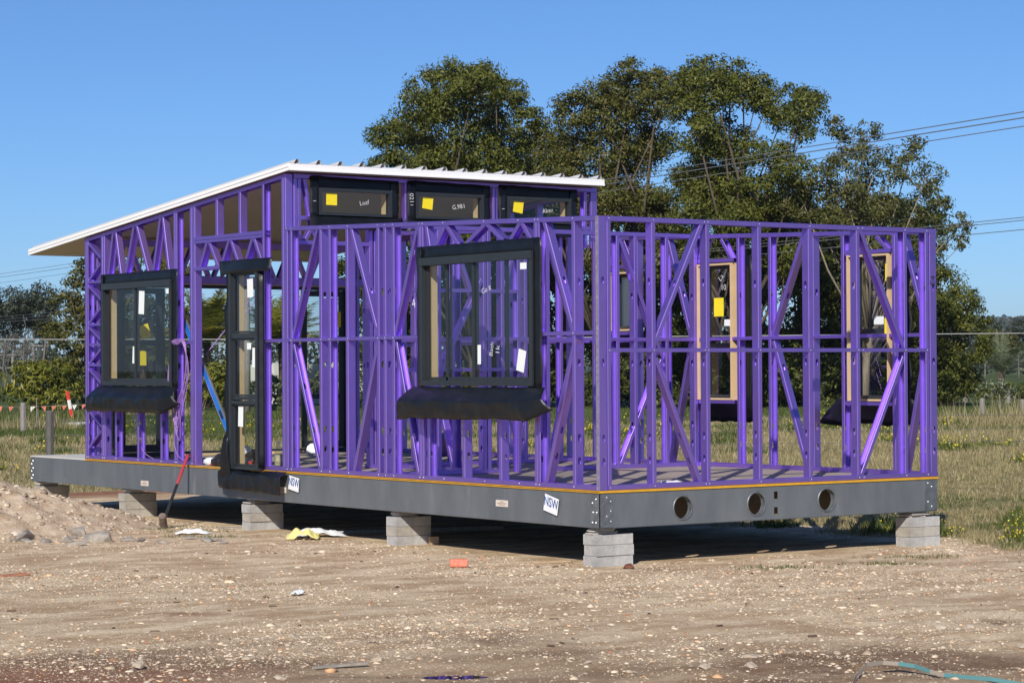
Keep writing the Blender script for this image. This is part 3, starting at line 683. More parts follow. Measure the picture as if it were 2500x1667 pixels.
for yl in (5.31,4.70,4.53,4.17,3.60,3.47,3.32,.37): screw(P_L, yl, 1.378)
sc.build('plate_screws', MAT['rivet'], wl.root, kind='stuff')
mb = MB(); text_on(mb, 'E4', .10, P_R, 4.09, 1.90, -.003, 1, 1.45); mb.build('marker_writing', MAT['ink'], wr.root)
for (sc_, zc_) in ((1.478, -.171), (8.70, -.245), (5.52, -.20)):
    lb = MB(); lb.obox(P_L, (sc_-.095, -.0025, zc_-.03), (sc_+.095, .002, zc_+.03))
    for k, (wd_, dz_) in enumerate(((.06, .014), (.15, .0), (.10, -.013))): lb.obox(P_L, (sc_-wd_/2, -.0032, zc_+dz_-.0025), (sc_+wd_/2, -.0022, zc_+dz_+.0025), 1)
    lb.build('printed_label', [MAT['label'], MAT['labink']], chassis)

# ------------------------------------------------------------------ piers
def block_mesh(name, mat, a, b, h, ch=.0035):
    m = MB(); bx, by = a/2, b/2
    v = []
    for z_, i in ((0, ch), (ch, 0), (h-ch, 0), (h, ch)):
        for sx, sy in ((-1,-1),(1,-1),(1,1),(-1,1)):
            v += [(sx*(bx-i), sy*(by-i), z_)]
    fs = [(3,2,1,0),(12,13,14,15)]
    for l in range(3):
        for k in range(4): fs.append((l*4+k, l*4+(k+1)%4, (l+1)*4+(k+1)%4, (l+1)*4+k))
    m.add(v, fs); me = bpy.data.meshes.new(name); me.from_pydata(m.v, [], m.f); me.materials.append(mat); return me
BM = [block_mesh('concrete_block', MAT['block'], .405, .19, .094), block_mesh('concrete_block_b', MAT['block2'], .405, .19, .094)]
piers = [((.225, .165), 'near corner pier', .6, 0), ((.235, 3.41), 'second pier from the near corner', .6, 0), ((.225, 6.33), 'middle pier under the long beam', .62, 0), ((.235, 9.335), 'fourth pier along the long beam', .62, 1), ((.225, 11.76), 'pier under the deck corner', .62, 1), ((3.98, .115), 'pier at the right end', .6, 0)]
# base of each pier follows the ground
for (bx_, by_), nm, _, st in piers:
    gz = GZ-.004
    rot = random.uniform(-.02, .02)
    for k, lay in enumerate(('bottom', 'middle', 'top')):
        o = link('concrete_block', BM[1 if (st or (k == 1 and random.random() < .5)) else 0], None, '%s grey concrete block of the %s' % (lay, nm), 'concrete block', 'concrete blocks of the piers')
        o.location = (bx_+random.uniform(-.008, .008), by_+random.uniform(-.008, .008), gz+k*.0955); o.rotation_euler = (0, 0, rot+random.uniform(-.015, .015))
    zt_ = gz+3*.0955; n_ = 5; th = (-.3325-zt_)/n_
    pk = MB()
    for k in range(n_):
        px_, py_ = bx_-.06+random.uniform(-.03, .03), by_+random.uniform(-.012, .012); hx, hy = .12+random.uniform(-.03, .02), .07+random.uniform(-.015, .01); an = random.uniform(-.1, .1)
        ca, sa = math.cos(an), math.sin(an)
        q = [(px_+ca*x-sa*y, py_+sa*x+ca*y) for x, y in ((-hx,-hy),(hx,-hy),(hx,hy),(-hx,hy))]
        pk.add([(x, y, zt_+k*th+.0005) for x, y in q]+[(x, y, zt_+(k+1)*th-.0005) for x, y in q], [(3,2,1,0),(4,5,6,7),(0,1,5,4),(1,2,6,5),(2,3,7,6),(3,0,4,7)])
    pk.build('packer_stack', MAT['packer'], None, False, 'thin sheet packers wedged on top of the '+nm, 'packers', 'packers on the piers')

# ------------------------------------------------------------------ paper signs
for (q, lab) in [([(5.329,-.040),(5.126,-.067),(5.144,-.213),(5.356,-.183)], 'white NSW sheet hanging on the long beam, the smaller one further left'), ([(.783,-.052),(.575,-.098),(.604,-.244),(.809,-.201)], 'white NSW sheet on the long beam, nearest the corner')]:
    c_ = (sum(p[0] for p in q)/4, sum(p[1] for p in q)/4)
    m = MB(); m.add([P_L(s, -.016, z) for s, z in q]+[P_L(s, -.0145, z) for s, z in q], [(0,1,2,3),(7,6,5,4),(0,4,5,1),(1,5,6,2),(2,6,7,3),(3,7,4,0)])
    an = math.atan2(q[0][1]-q[1][1], q[0][0]-q[1][0])
    vs_, fs_ = text_mesh('NSW', .118, .02)
    ca, sa = math.cos(an), math.sin(an)
    m.add([P_L(c_[0]-(ca*x*.80) , -.0168, c_[1]+.012-sa*x*.80+y) for x, y, _ in vs_], fs_, 1)
    m.build('paper_sign', [MAT['paper'], MAT['blueink']], None, False, lab, 'sign', 'paper signs on the beam')

# ------------------------------------------------------------------ tools and small things
def tilt_tube(m, a, b, prof, n=10, mi=0):
    a = V3(a); b = V3(b); m.tube([a+(b-a)*t for t, _ in prof], [r for _, r in prof], n, mi)
ha, hb = V3((-.60, 7.07, -.60)), V3((-.012, 7.60, .118))
hr = empty('sledgehammer', (-.60, 7.07, GZ), 'sledgehammer with red and black handle leaning against the beam', 'sledgehammer')
off = V3(hr.location)
def hpart(nm, t0, t1, r0, r1, mat):
    m = MB(); a = ha+(hb-ha)*t0-off; b = ha+(hb-ha)*t1-off; m.tube([a, a+(b-a)*.03, a+(b-a)*.97, b], [r0*.8, r0, r1, r1*.7], 12); m.build(nm, mat, hr, True)
hpart('grip', .56, 1.0, .0165, .018, MAT['redgrip']); hpart('shaft', .06, .56, .019, .0165, MAT['blackgrip'])
m = MB(); hd = (hb-ha).normalized(); side = hd.cross(V3((1,-.7,0))).normalized(); c0 = ha-off+V3((0,0,.02))
m.tube([c0-side*.09, c0-side*.075, c0-side*.05, c0+side*.05, c0+side*.075, c0+side*.09], [.038,.046,.043,.043,.046,.038], 8); m.build('hammer_head', MAT['hammer'], hr)

la, lb = V3((.14, 8.02, 1.70)), V3((.15, 6.66, .045))
lv = empty('spirit_level', tuple(lb), 'long blue spirit level leaning inside the doorway', 'spirit level')
t_ = (la-lb).normalized(); sd_ = t_.cross(V3((1, .2, 0))).normalized(); nn = t_.cross(sd_).normalized(); Ln = (la-lb).length
def lbox(nm, t0, t1, a0, a1, b0, b1, mat):
    m = MB(); P = lambda s, v, z: t_*s+sd_*v+nn*z
    m.obox(P, (t0, a0, b0), (t1, a1, b1)); return m.build(nm, mat, lv)
lbox('body', .0, Ln, -.03, .03, -.012, .012, MAT['blue'])
lbox('edge_rail', .01, Ln-.01, .0305, .036, -.013, .013, MAT['alu']); lbox('edge_rail', .01, Ln-.01, -.036, -.0305, -.013, .013, MAT['alu'])
lbox('end_cap', Ln, Ln+.02, -.036, .036, -.014, .014, MAT['black']); lbox('hand_hole', .62, .74, -.018, .018, -.0135, .0135, MAT['black'])
m = MB(); P = lambda s, v, z: t_*s+sd_*v+nn*z
n = 14; m.add([P(.36+.03*math.cos(2*math.pi*k/n), .022*math.sin(2*math.pi*k/n), z) for z in (-.014, .014) for k in range(n)], [tuple(range(n)), tuple(range(2*n-1, n-1, -1))]+[(k, (k+1)%n, n+(k+1)%n, n+k) for k in range(n)]); m.build('vial', MAT['whiteplast'], lv)

bt = empty('drink_bottle', (.30, 5.98-.36, .002), 'clear plastic bottle half full of milky drink with white cap', 'bottle')
bt.location = (.585, 6.60, .002); bt.scale = (.8, .8, .8)
m = MB(); m.lathe((0,0,0), [(.001,.001),(.05,.001),(.056,.012),(.056,.155),(.001,.156)]); m.build('drink', MAT['coffee'], bt, True)
m = MB(); m.lathe((0,0,0), [(.052,.0),(.0585,.012),(.0585,.17),(.056,.20),(.044,.245),(.024,.285),(.020,.31)]); m.build('bottle_wall', MAT['glass'], bt, True)
m = MB(); m.lathe((0,0,0), [(.001,.342),(.022,.342),(.023,.336),(.023,.312),(.019,.310)], 14); m.build('cap', MAT['whiteplast'], bt, True)
m = MB(); 
for k in range(9):
    an = 3.2+k*.33; zz_ = .03+.105*random.random()
    m.add([(.0592*math.cos(an+dx), .0592*math.sin(an+dx), zz_+dz) for dx, dz in ((0,0),(.17,0),(.17,.016),(0,.016))], [(0,1,2,3)])
m.build('print', MAT['labink'], bt)

# cable hanks
def cable(name, loops, mat, label, r=.006):
    m = MB()
    for pts in loops:
        ps = []
        P_ = [V3(p) for p in pts]
        for i in range(len(P_)-1):
            p0, p1, p2, p3 = P_[max(0,i-1)], P_[i], P_[i+1], P_[min(len(P_)-1, i+2)]
            for k in range(6):
                t = k/6; ps.append(.5*((2*p1)+(p2-p0)*t+(2*p0-5*p1+4*p2-p3)*t*t+(3*p1-p0-3*p2+p3)*t**3))
        ps.append(P_[-1]); m.tube(ps, r, 6)
    return m.build(name, mat, None, True, label, 'cable')
lp = []
for k in range(6):
    q = random.uniform
    lp.append([(-.02, 7.93-.01*k, 1.36), (-.035, 7.92+q(-.03, .03), 1.40), (-.04, 7.80, 1.42-.012*k), (-.03, 7.62+.012*k, 1.37), (-.045+.01*k, 7.60+q(-.03, .06), 1.0), (-.05, 7.74+q(-.07, .07), .70-.03*k), (-.04, 7.82+q(-.07, .05), .52-.05*k), (-.035, 7.93+q(-.05, .05), .64), (-.03, 8.03+q(-.06, .02), .98), (-.02, 7.95, 1.36)])
lp.append([(-.03, 7.86, .55), (-.04, 7.88, .25), (-.03, 7.80, .10), (-.02, 7.66, .05), (.05, 7.5, .02)])
cable('cable_hank', lp, MAT['coil'], 'violet electrical cable hanging in loops from the stud beside the doorway', .0045)
cable('loose_cable', [[(.05, 8.95, .80), (.10, 9.0, .5), (.08, 8.98, .3), (.06, 8.85, .12), (.10, 8.6, .02)], [(.3, 8.4, .25), (.25, 8.3, .1), (.3, 8.1, .012)]], MAT['coil'], 'loose violet cable trailing to the floor below the left window', .005)
cable('hanging_wire', [[(1.7, 8.2, 2.25), (1.2, 8.3, 1.9), (.9, 8.45, 1.5), (.7, 8.5, 1.25)], [(1.72, 8.2, 2.25), (1.25, 8.28, 1.88), (.95, 8.4, 1.45)]], MAT['coil'], 'thin violet wire hanging from the header inside the doorway', .006)

bk = empty('bucket', (3.70, 7.92, .002), 'purple plastic bucket with blue rim on the floor', 'bucket')
m = MB(); m.lathe((0,0,0), [(.001,.0),(.135,.0),(.145,.02),(.165,.21),(.168,.26),(.158,.26),(.135,.012)], 24); m.build('pail', MAT['bucket'], bk, True)
m = MB(); m.lathe((0,0,0), [(.168,.245),(.180,.25),(.181,.275),(.160,.277),(.157,.25)], 24); m.build('rim', MAT['lid'], bk, True)
m = MB(); m.tube([(-.178+.0*k, -.02, .25) if k == 0 else (-.20-.05*math.sin(k*.5), -.05*k*.4, .25-.035*k) for k in range(6)], .005, 6); m.build('handle', MAT['whiteplast'], bk, True)
for loc, lab in [((3.10, 10.05, .002), 'white moulded plastic piece on the floor by the glazed door'), ((1.22, 10.6, -.002), 'pale plastic piece on the floor below the left window')]:
    m = MB(); m.add([(-.11,-.08,0),(.11,-.08,0),(.11,.08,0),(-.11,.08,0),(-.085,-.05,.085),(.07,-.05,.095),(.07,.05,.095),(-.085,.05,.085),(-.05,-.03,.115),(.03,-.03,.12),(.03,.03,.12),(-.05,.03,.115)],
        [(3,2,1,0),(0,1,5,4),(1,2,6,5),(2,3,7,6),(3,0,4,7),(4,5,9,8),(5,6,10,9),(6,7,11,10),(7,4,8,11),(8,9,10,11)])
    o = m.build('plastic_moulding', MAT['whiteplast'], None, False, lab, 'plastic part'); o.location = loc; o.rotation_euler = (0, 0, -.6)
# power drill lying on the sill of the narrow window
dr = empty('power_drill', (.66, 7.36, .002), 'cordless drill lying on the floor behind the narrow window', 'drill')
m = MB(); m.tube([(-.04,.07,.10),(-.02,.05,.10),(.0,.0,.105),(.02,-.08,.10),(.02,-.10,.10)], [.012,.028,.036,.036,.03], 10); m.build('motor_housing', MAT['black'], dr, True)
m = MB(); m.tube([(-.06,.10,.10),(-.045,.08,.10),(-.03,.06,.10)], [.006,.018,.022], 10); m.build('chuck', MAT['whiteplast'], dr, True)
m = MB(); m.tube([(.015,-.06,.09),(.02,-.06,.03)], [.022,.02], 8); m.build('handle', MAT['black'], dr, True)
m = MB(); m.box((-.035,-.10,.0), (.075,.0,.032)); m.build('battery', MAT['redplast'], dr)
m = MB(); m.lathe((0,0,0), [(.001,0),(.05,0),(.062,.02),(.062,.085),(.045,.10),(.001,.105)], 8); o = m.build('plastic_pot', MAT['whiteplast'], None, False, 'small white plastic pot standing on the floor behind the narrow window', 'pot'); o.location = (1.75, 9.45, .002); o.scale = (1.3, 1.3, 1.3)
tg = empty('tool_pile', (.08, 7.02, .0), 'heap of black tools and red gloves on the doorway sill', 'tools'); tg.scale = (1.35, 1.35, 1.35)
for k, (dx, dy, dz, sx, sy, sz, mt) in enumerate([(0,.16,.035,.05,.07,.035,'whiteplast'),(.0,.12,.02,.03,.05,.02,'redplast'),(.02,0,.04,.07,.14,.045,'black'),(.0,-.14,.045,.07,.13,.05,'black'),(.02,-.24,.06,.05,.06,.04,'pinkplast'),(-.02,.04,.03,.02,.05,.018,'whiteplast'),(.0,-.05,.08,.05,.1,.03,'black')]):
    m = MB(); prof = [(.001,-1),(.6,-.9),(1,-.3),(.95,.35),(.55,.9),(.001,1)]; n = 10
    vs_ = [(dx+sx*r*math.cos(2*math.pi*i/n)*(1+.15*random.random()), dy+sy*r*math.sin(2*math.pi*i/n)*(1+.15*random.random()), max(.001, dz+sz*zz_)) for r, zz_ in prof for i in range(n)]
    m.add(vs_, [(i*n+j, i*n+(j+1)%n, (i+1)*n+(j+1)%n, (i+1)*n+j) for i in range(5) for j in range(n)]); m.build('tool', MAT[mt], tg, True)
m = MB(); m.add([(-.14,-.1,.0),(.1,-.13,.0),(.14,.1,.0),(-.1,.12,.0),(-.05,-.03,.035),(.04,-.05,.05),(.06,.04,.04),(-.03,.05,.045)], [(0,1,5,4),(1,2,6,5),(2,3,7,6),(3,0,4,7),(4,5,6,7)])
o = m.build('crumpled_wrapper', [MAT['wcloth']], None, False, 'crumpled blue and white wrapper on the floor near the end wall', 'wrapper'); o.location = (1.16, .45, .002); o.scale = (1, 1, .8)

# ------------------------------------------------------------------ litter on the ground

# ------------------------------------------------------------------ ground
RT = np.array([math.cos(YAW), -math.sin(YAW)]); FW = np.array([math.sin(YAW), math.cos(YAW)])
def vnoise(x, y, sc, seed=0):
    """vectorised value noise"""
    x = np.asarray(x, float)*sc+seed*13.7; y = np.asarray(y, float)*sc+seed*7.3
    xi = np.floor(x).astype(np.int64); yi = np.floor(y).astype(np.int64); fx = x-xi; fy = y-yi
    def h(a, b):
        n_ = (a*374761393+b*668265263+seed*1442695) & 0x7fffffff
        n_ = ((n_ ^ (n_ >> 13))*1274126177) & 0x7fffffff
        return ((n_ ^ (n_ >> 16)) & 0xffff)/65535.
    u = fx*fx*(3-2*fx); v = fy*fy*(3-2*fy)
    return (h(xi, yi)*(1-u)+h(xi+1, yi)*u)*(1-v)+(h(xi, yi+1)*(1-u)+h(xi+1, yi+1)*u)*v
def fbm(x, y, sc, seed=0, o=4):
    r = 0; a = .5
    for k in range(o): r = r+a*vnoise(x, y, sc*2**k, seed+k); a *= .5
    return r/(1-.5**o)
PUD = [((-4.97, -5.13), .62, .10), ((-4.45, -6.10), .55, .09)]
def pad_mask(x, y):      # >0 on the gravel pad, <0 in the paddock
    n_ = (fbm(x, y, .9, 5)-.5)*1.6
    return np.minimum(np.minimum(4.62+.02*np.minimum(y, 0)-np.asarray(x), 14.2-np.asarray(y)+.35*np.asarray(x)), 60)+n_
def GZ_arr(x, y):
    x = np.asarray(x, float); y = np.asarray(y, float)
    z = GZ+.045*(fbm(x, y, .5, 1)-.5)+.022*(fbm(x, y, 3.5, 2, 5)-.5)
    near = np.clip((-3.6-y)/2.5, 0, 1)                      # churned mud towards the viewer
    z = z+near*.05*(fbm(x, y, 5., 3)-.5)
    far = np.clip((np.hypot(x-CAM.x, y-CAM.y)-30)/60, 0, 1)
    z = z+far*.25*(fbm(x, y, .06, 4)-.5)
    flat = np.exp(-(np.maximum(0, np.maximum(np.abs(x-2.07)-2.2, np.abs(y-5.9)-6.1))/.5)**2)
    z = z*(1-flat*.75)+GZ*flat*.75
    for (px_, py_), a, b in PUD:
        u = ((x-px_)*RT[0]+(y-py_)*RT[1])/a; v = ((x-px_)*FW[0]+(y-py_)*FW[1])/(b*3.2)
        k = np.exp(-(u*u+v*v)); z = z*(1-k)+(GZ-.042+.02*(fbm(x, y, 4, 8)-.5))*k
    return z
GZ_base = GZ_arr
def GZ_at(x, y): return float(GZ_base(np.array([x]), np.array([y]))[0])
def axis(lo, hi, st, far, n):
    core = np.arange(lo, hi+st/2, st); g = (np.geomspace(st, far, n))
    return np.concatenate([(lo-np.cumsum(g))[::-1], core, hi+np.cumsum(g)])
gx = axis(-12, 7, .085, 700, 26); gy = axis(-11, 15, .085, 900, 26)
X, Y = np.meshgrid(gx, gy); gv = np.stack([X.ravel(), Y.ravel(), GZ_arr(X, Y).ravel()], 1)
nx, ny = len(gx), len(gy); idx = np.arange(nx*ny).reshape(ny, nx)
gf = np.stack([idx[:-1, :-1].ravel(), idx[:-1, 1:].ravel(), idx[1:, 1:].ravel(), idx[1:, :-1].ravel()], 1)

gm = bpy.data.materials.new('ground_earth'); gm.use_nodes = True; t = gm.node_tree; b = t.nodes['Principled BSDF']; b.inputs['Roughness'].default_value = .95; b.inputs['Specular IOR Level'].default_value = .15
N = t.nodes.new; LK = t.links.new
geo = N('ShaderNodeNewGeometry')
def nz(scale, detail=6, rough=.62, loc=(0, 0, 0), stretch=(1, 1, 1)):
    mp = N('ShaderNodeMapping'); mp.inputs['Location'].default_value = loc; mp.inputs['Scale'].default_value = stretch; mp.inputs['Rotation'].default_value = (0, 0, YAW)
    LK(geo.outputs['Position'], mp.inputs[0]); q = N('ShaderNodeTexNoise'); q.inputs['Scale'].default_value = scale; q.inputs['Detail'].default_value = detail; q.inputs['Roughness'].default_value = rough
    LK(mp.outputs[0], q.inputs['Vector']); return q.outputs['Fac']
def ramp(f, stops):
    r_ = N('ShaderNodeValToRGB'); LK(f, r_.inputs[0]); el = r_.color_ramp.elements
    while len(el) < len(stops): el.new(.5)
    for e_, (p, c_) in zip(el, stops): e_.position = p; e_.color = (*c_, 1) if hasattr(c_, '__len__') else (c_, c_, c_, 1)
    return r_.outputs[0]
def mixc(f, a, b_):
    m_ = N('ShaderNodeMix'); m_.data_type = 'RGBA'
    if hasattr(f, 'links'): LK(f, m_.inputs[0])
    else: m_.inputs[0].default_value = f
    LK(a, m_.inputs[6]); LK(b_, m_.inputs[7]); return m_.outputs[2]
at = N('ShaderNodeAttribute'); at.attribute_name = 'zone'
sp = N('ShaderNodeSeparateColor'); LK(at.outputs['Color'], sp.inputs[0])
peb = N('ShaderNodeTexVoronoi'); peb.inputs['Scale'].default_value = 34; LK(geo.outputs['Position'], peb.inputs['Vector'])
pebc = ramp(peb.outputs['Color'], [(.0, (.50, .36, .215)), (.35, (.74, .58, .385)), (.7, (.86, .71, .51)), (1., (.92, .81, .64))])
fine = ramp(nz(7., 8, .7), [(.30, (.54, .39, .23)), (.52, (.74, .575, .375)), (.72, (.86, .705, .50))])
gravel = mixc(.55, fine, pebc)
patch = ramp(nz(1.3, 7, .68, (3, 1, 0), (1, 2.2, 1)), [(.40, 0.), (.58, .9)])
brown = ramp(nz(9., 8, .75, (5, 5, 0)), [(.3, (.33, .205, .11)), (.7, (.58, .41, .255))])
gravel = mixc(patch, gravel, brown)
mud = ramp(nz(6., 8, .75, (9, 2, 0)), [(.28, (.13, .078, .046)), (.5, (.265, .172, .106)), (.75, (.44, .31, .205))])
red = ramp(nz(5., 8, .7, (2, 7, 0)), [(.3, (.20, .085, .05)), (.7, (.38, .20, .125))])
gravel = mixc(sp.outputs['Green'], gravel, mud); gravel = mixc(sp.outputs['Blue'], gravel, red)
gdry = ramp(nz(2.5, 8, .7), [(.3, (.15, .125, .055)), (.55, (.28, .235, .115)), (.75, (.39, .33, .18))])
ggr = ramp(nz(3.5, 6), [(.3, (.04, .062, .014)), (.7, (.105, .135, .035))])
gp = ramp(nz(.16, 5, .6, (1, 4, 0)), [(.52, 0.), (.70, .7)])
grassc = mixc(gp, gdry, ggr); 
al2 = N('ShaderNodeAttribute'); al2.attribute_name = 'lawn'; grassc = mixc(al2.outputs['Fac'], grassc, ggr)
LK(mixc(sp.outputs['Red'], grassc, gravel), b.inputs['Base Color'])
bp = N('ShaderNodeBump'); bp.inputs['Strength'].default_value = .8; bp.inputs['Distance'].default_value = .02; LK(nz(45, 8, .75), bp.inputs['Height'])
bp2 = N('ShaderNodeBump'); bp2.inputs['Strength'].default_value = .35; bp2.inputs['Distance'].default_value = .012; LK(peb.outputs['Distance'], bp2.inputs['Height']); LK(bp.outputs[0], bp2.inputs['Normal']); LK(bp2.outputs[0], b.inputs['Normal'])
gme = fast_mesh('ground', gv, gf, gm, smooth=True)
xf, yf = X.ravel(), Y.ravel()
pm = np.clip(pad_mask(xf, yf)/.5+.5, 0, 1)
# distance in the view direction decides nothing: the churned strip lies along the track in front of the house
du = (xf-CAM.x)*FW[0]+(yf-CAM.y)*FW[1]; lu = (xf-CAM.x)*RT[0]+(yf-CAM.y)*RT[1]
mudm = np.clip((15.6-du+2.6*(fbm(xf, yf, .7, 21)-.5)*2)/1.8, 0, 1)*np.clip((fbm(lu*.45, du*1.3, 1.1, 22)-.20)*3.0, .5, 1)
mudm = np.maximum(mudm, .95*np.exp(-((lu-3.31)/.16)**2-((du-16.37)/.22)**2)); mudm = np.maximum(mudm, .9*np.exp(-((lu-.88)/.17)**2-((du-18.65)/.22)**2)); mudm = np.maximum(mudm, .95*np.exp(-((lu-1.22)/.22)**2-((du-20.85)/.25)**2))
redm = np.clip(1.25-np.hypot((lu+3.0)/1.7, (du-13.6)/.9)+.7*(fbm(xf, yf, 1.5, 23)-.5), 0, 1)
redm = np.maximum(redm, .8*np.exp(-((lu+2.4)/.35)**2-((du-17.2)/.2)**2)*(fbm(xf, yf, 4, 24) > .45))
redm = np.maximum(redm, np.clip(1.2-np.hypot((xf-2.2)/2.6, (yf-14.6)/1.2), 0, 1))
za = gme.attributes.new('zone', 'FLOAT_COLOR', 'POINT'); za.data.foreach_set('color', np.stack([pm, np.clip(mudm, 0, 1), np.clip(redm, 0, 1), np.ones_like(pm)], 1).astype(np.float32).ravel())
lawn = np.clip((du-66)/14+(fbm(xf, yf, .12, 25)-.5)*2, 0, 1)
lw = gme.attributes.new('lawn', 'FLOAT', 'POINT'); lw.data.foreach_set('value', lawn.astype(np.float32))
ground = link('ground', gme, kind='structure')

# puddles
pw = bpy.data.materials.new('puddle_water'); pw.use_nodes = True; b = pw.node_tree.nodes['Principled BSDF']
b.inputs['Base Color'].default_value = (.035, .024, .018, 1); b.inputs['Roughness'].default_value = .03; b.inputs['Specular IOR Level'].default_value = .6
for (px_, py_), a, b_ in PUD:
    m = MB(); n = 48; q = []
    for k in range(n):
        an = 2*math.pi*k/n; rr = 1+.22*noise.noise(V3((math.cos(an)*1.5, math.sin(an)*1.5, px_)))
        u = math.cos(an)*a*rr; v = math.sin(an)*b_*3*rr; q.append((px_+RT[0]*u+FW[0]*v, py_+RT[1]*u+FW[1]*v, GZ-.040))
    m.add(q, [tuple(range(n))]); m.build('puddle', pw, None, kind='structure')

# loose gravel, one object: nobody could count it
def stones(n, sel, smin, smax, seed, flat=.6):
    r = np.random.default_rng(seed)
    x, y = sel(r, n); n = len(x); s = smin*(smax/smin)**(r.random(n)**2.6)
    base = np.array([(1,0,0),(-1,0,0),(0,1,0),(0,-1,0),(0,0,1),(.6,.6,.75),(-.6,.6,.7),(.6,-.6,.7),(-.6,-.6,.72)], float)
    fc = np.array([(4,5,6),(4,6,8),(4,8,7),(4,7,5),(0,2,5),(2,6,5),(2,1,6),(1,8,6),(1,3,8),(3,7,8),(3,0,7),(0,5,7)])
    v = base[None]*(1+.35*(r.random((n, 9, 1))-.5)*2)*np.array([1, 1, 1])
    sc_ = np.stack([s*r.uniform(.7, 1.3, n), s*r.uniform(.6, 1.1, n), s*flat*r.uniform(.6, 1.2, n)], 1); v = v*sc_[:, None]
    an = r.random(n)*6.283; c, q = np.cos(an), np.sin(an)
    vx = v[..., 0]*c[:, None]-v[..., 1]*q[:, None]; vy = v[..., 0]*q[:, None]+v[..., 1]*c[:, None]
    z = GZ_arr(x, y)-.12*s
    V = np.stack([vx+x[:, None], vy+y[:, None], v[..., 2]+z[:, None]], 2).reshape(-1, 3)
    F = (fc[None]+(np.arange(n)*9)[:, None, None]).reshape(-1, 3)
    return V, F, np.repeat(r.random(n), 12)
def grit(n, sel, smin, smax, seed):
    r = np.random.default_rng(seed); x, y = sel(r, n); n = len(x); s = smin*(smax/smin)**(r.random(n)**2)
    an = r.random(n)*6.283; z = GZ_arr(x, y)-.1*s; P4 = []
    for k in range(4):
        a = an+k*1.5708+r.normal(size=n)*.25; q = s*r.uniform(.7, 1.3, n); P4.append(np.stack([x+np.cos(a)*q, y+np.sin(a)*q, z], 1))
    P4.append(np.stack([x+r.normal(size=n)*s*.25, y+r.normal(size=n)*s*.25, z+s*r.uniform(.5, 1.1, n)], 1))
    V = np.stack(P4, 1).reshape(-1, 3); F = (np.array([(0,1,4),(1,2,4),(2,3,4),(3,0,4)])[None]+(np.arange(n)*5)[:, None, None]).reshape(-1, 3)
    return V, F, np.repeat(r.random(n), 4)
def sel_pad(r, n):
    d = 12.6+(28-12.6)*r.random(n*2)**.85; a = (r.random(n*2)-.5)*.56
    x = CAM.x+d*np.sin(YAW+a); y = CAM.y+d*np.cos(YAW+a)
    dens = np.clip((fbm(x, y, .8, 31)-.34)*3.0, .12, 1)*np.clip(1.2-np.clip((15.4-d)/1.2, 0, 1)*.75, .2, 1)
    inside = (x > .1) & (x < W) & (y > .1) & (y < L3)
    k = (pad_mask(x, y) > .05) & (r.random(n*2) < dens) & ~inside
    return x[k][:n], y[k][:n]
V_, F_, T_ = stones(52000, sel_pad, .005, .021, 5, .6)
Vb, Fb, Tb = stones(1500, sel_pad, .016, .042, 15, .55)
F_ = np.concatenate([F_, Fb+len(V_)]); V_ = np.concatenate([V_, Vb]); T_ = np.concatenate([T_, Tb])
Vg, Fg, Tg = grit(190000, sel_pad, .003, .009, 9)
F_ = np.concatenate([F_, Fg+len(V_)]); V_ = np.concatenate([V_, Vg]); T_ = np.concatenate([T_, Tg])
gs = leaf_mat('gravel_stone', (.26, .185, .115), (.74, .61, .45), (.62, .33, .15), 0)
link('gravel', fast_mesh('gravel', V_, F_, gs, T_), label='loose cream and orange gravel spread over the building pad', cat='gravel', kind='stuff')

# dirt heap
PC_ = np.array([-2.02, 8.15]); n1 = 110
ux_ = np.linspace(-1.9, 1.9, n1); HX, HY = np.meshgrid(ux_, ux_)
hxw = PC_[0]+HX; hyw = PC_[1]+HY
rr = np.hypot(HX*.85, HY*.95)
hh = .47*np.clip(1-rr/1.5, 0, 1)**.8*(.7+.6*fbm(hxw, hyw, 1.6, 41))+.10*np.clip(1-rr/1.75, 0, 1)**.4*(fbm(hxw, hyw, 5, 42))+.07*(fbm(hxw, hyw, 12, 43)-.5)*np.clip(1.6-rr, 0, 1)
edge = np.clip((1.85-rr)/.3, 0, 1); hz_ = GZ_arr(hxw, hyw)-.03+np.maximum(hh, 0)*edge+.03*edge-.02
id2 = np.arange(n1*n1).reshape(n1, n1); hf = np.stack([id2[:-1, :-1].ravel(), id2[:-1, 1:].ravel(), id2[1:, 1:].ravel(), id2[1:, :-1].ravel()], 1)
keep = (rr.ravel()[hf].max(1) < 1.9); hf = hf[keep]
used, inv = np.unique(hf, return_inverse=True); hv = np.stack([hxw.ravel(), hyw.ravel(), hz_.ravel()], 1)[used]; hf = inv.reshape(-1, 4)
dm = pmat('heaped_earth', (.34, .24, .155), rough=.95, col2=(.62, .505, .375), nscale=5, bump=.7, bscale=45, spec=.1)
link('dirt_heap', fast_mesh('dirt_heap', hv, hf, dm, smooth=True), label='pale heap of rubbly dirt at the left edge in front of the deck corner', cat='dirt heap')
def heap_z(x, y):
    r_ = math.hypot((x-PC_[0])*.85, (y-PC_[1])*.95); i = int(np.clip((x-PC_[0]+1.9)/3.8*(n1-1), 0, n1-1)); j = int(np.clip((y-PC_[1]+1.9)/3.8*(n1-1), 0, n1-1))
    return max(float(hz_[j, i]) if r_ < 1.85 else -9, GZ_at(x, y))
def sel_heap(r, n):
    a = r.random(n)*6.283; q = 1.75*np.sqrt(r.random(n)); return PC_[0]+q*np.cos(a), PC_[1]+q*np.sin(a)
_old = GZ_arr
def GZ_heap(x, y): return np.array([heap_z(a, b_) for a, b_ in zip(x, y)])
GZ_arr = GZ_heap; V_, F_, T_ = stones(3500, sel_heap, .006, .05, 6, .75); GZ_arr = _old
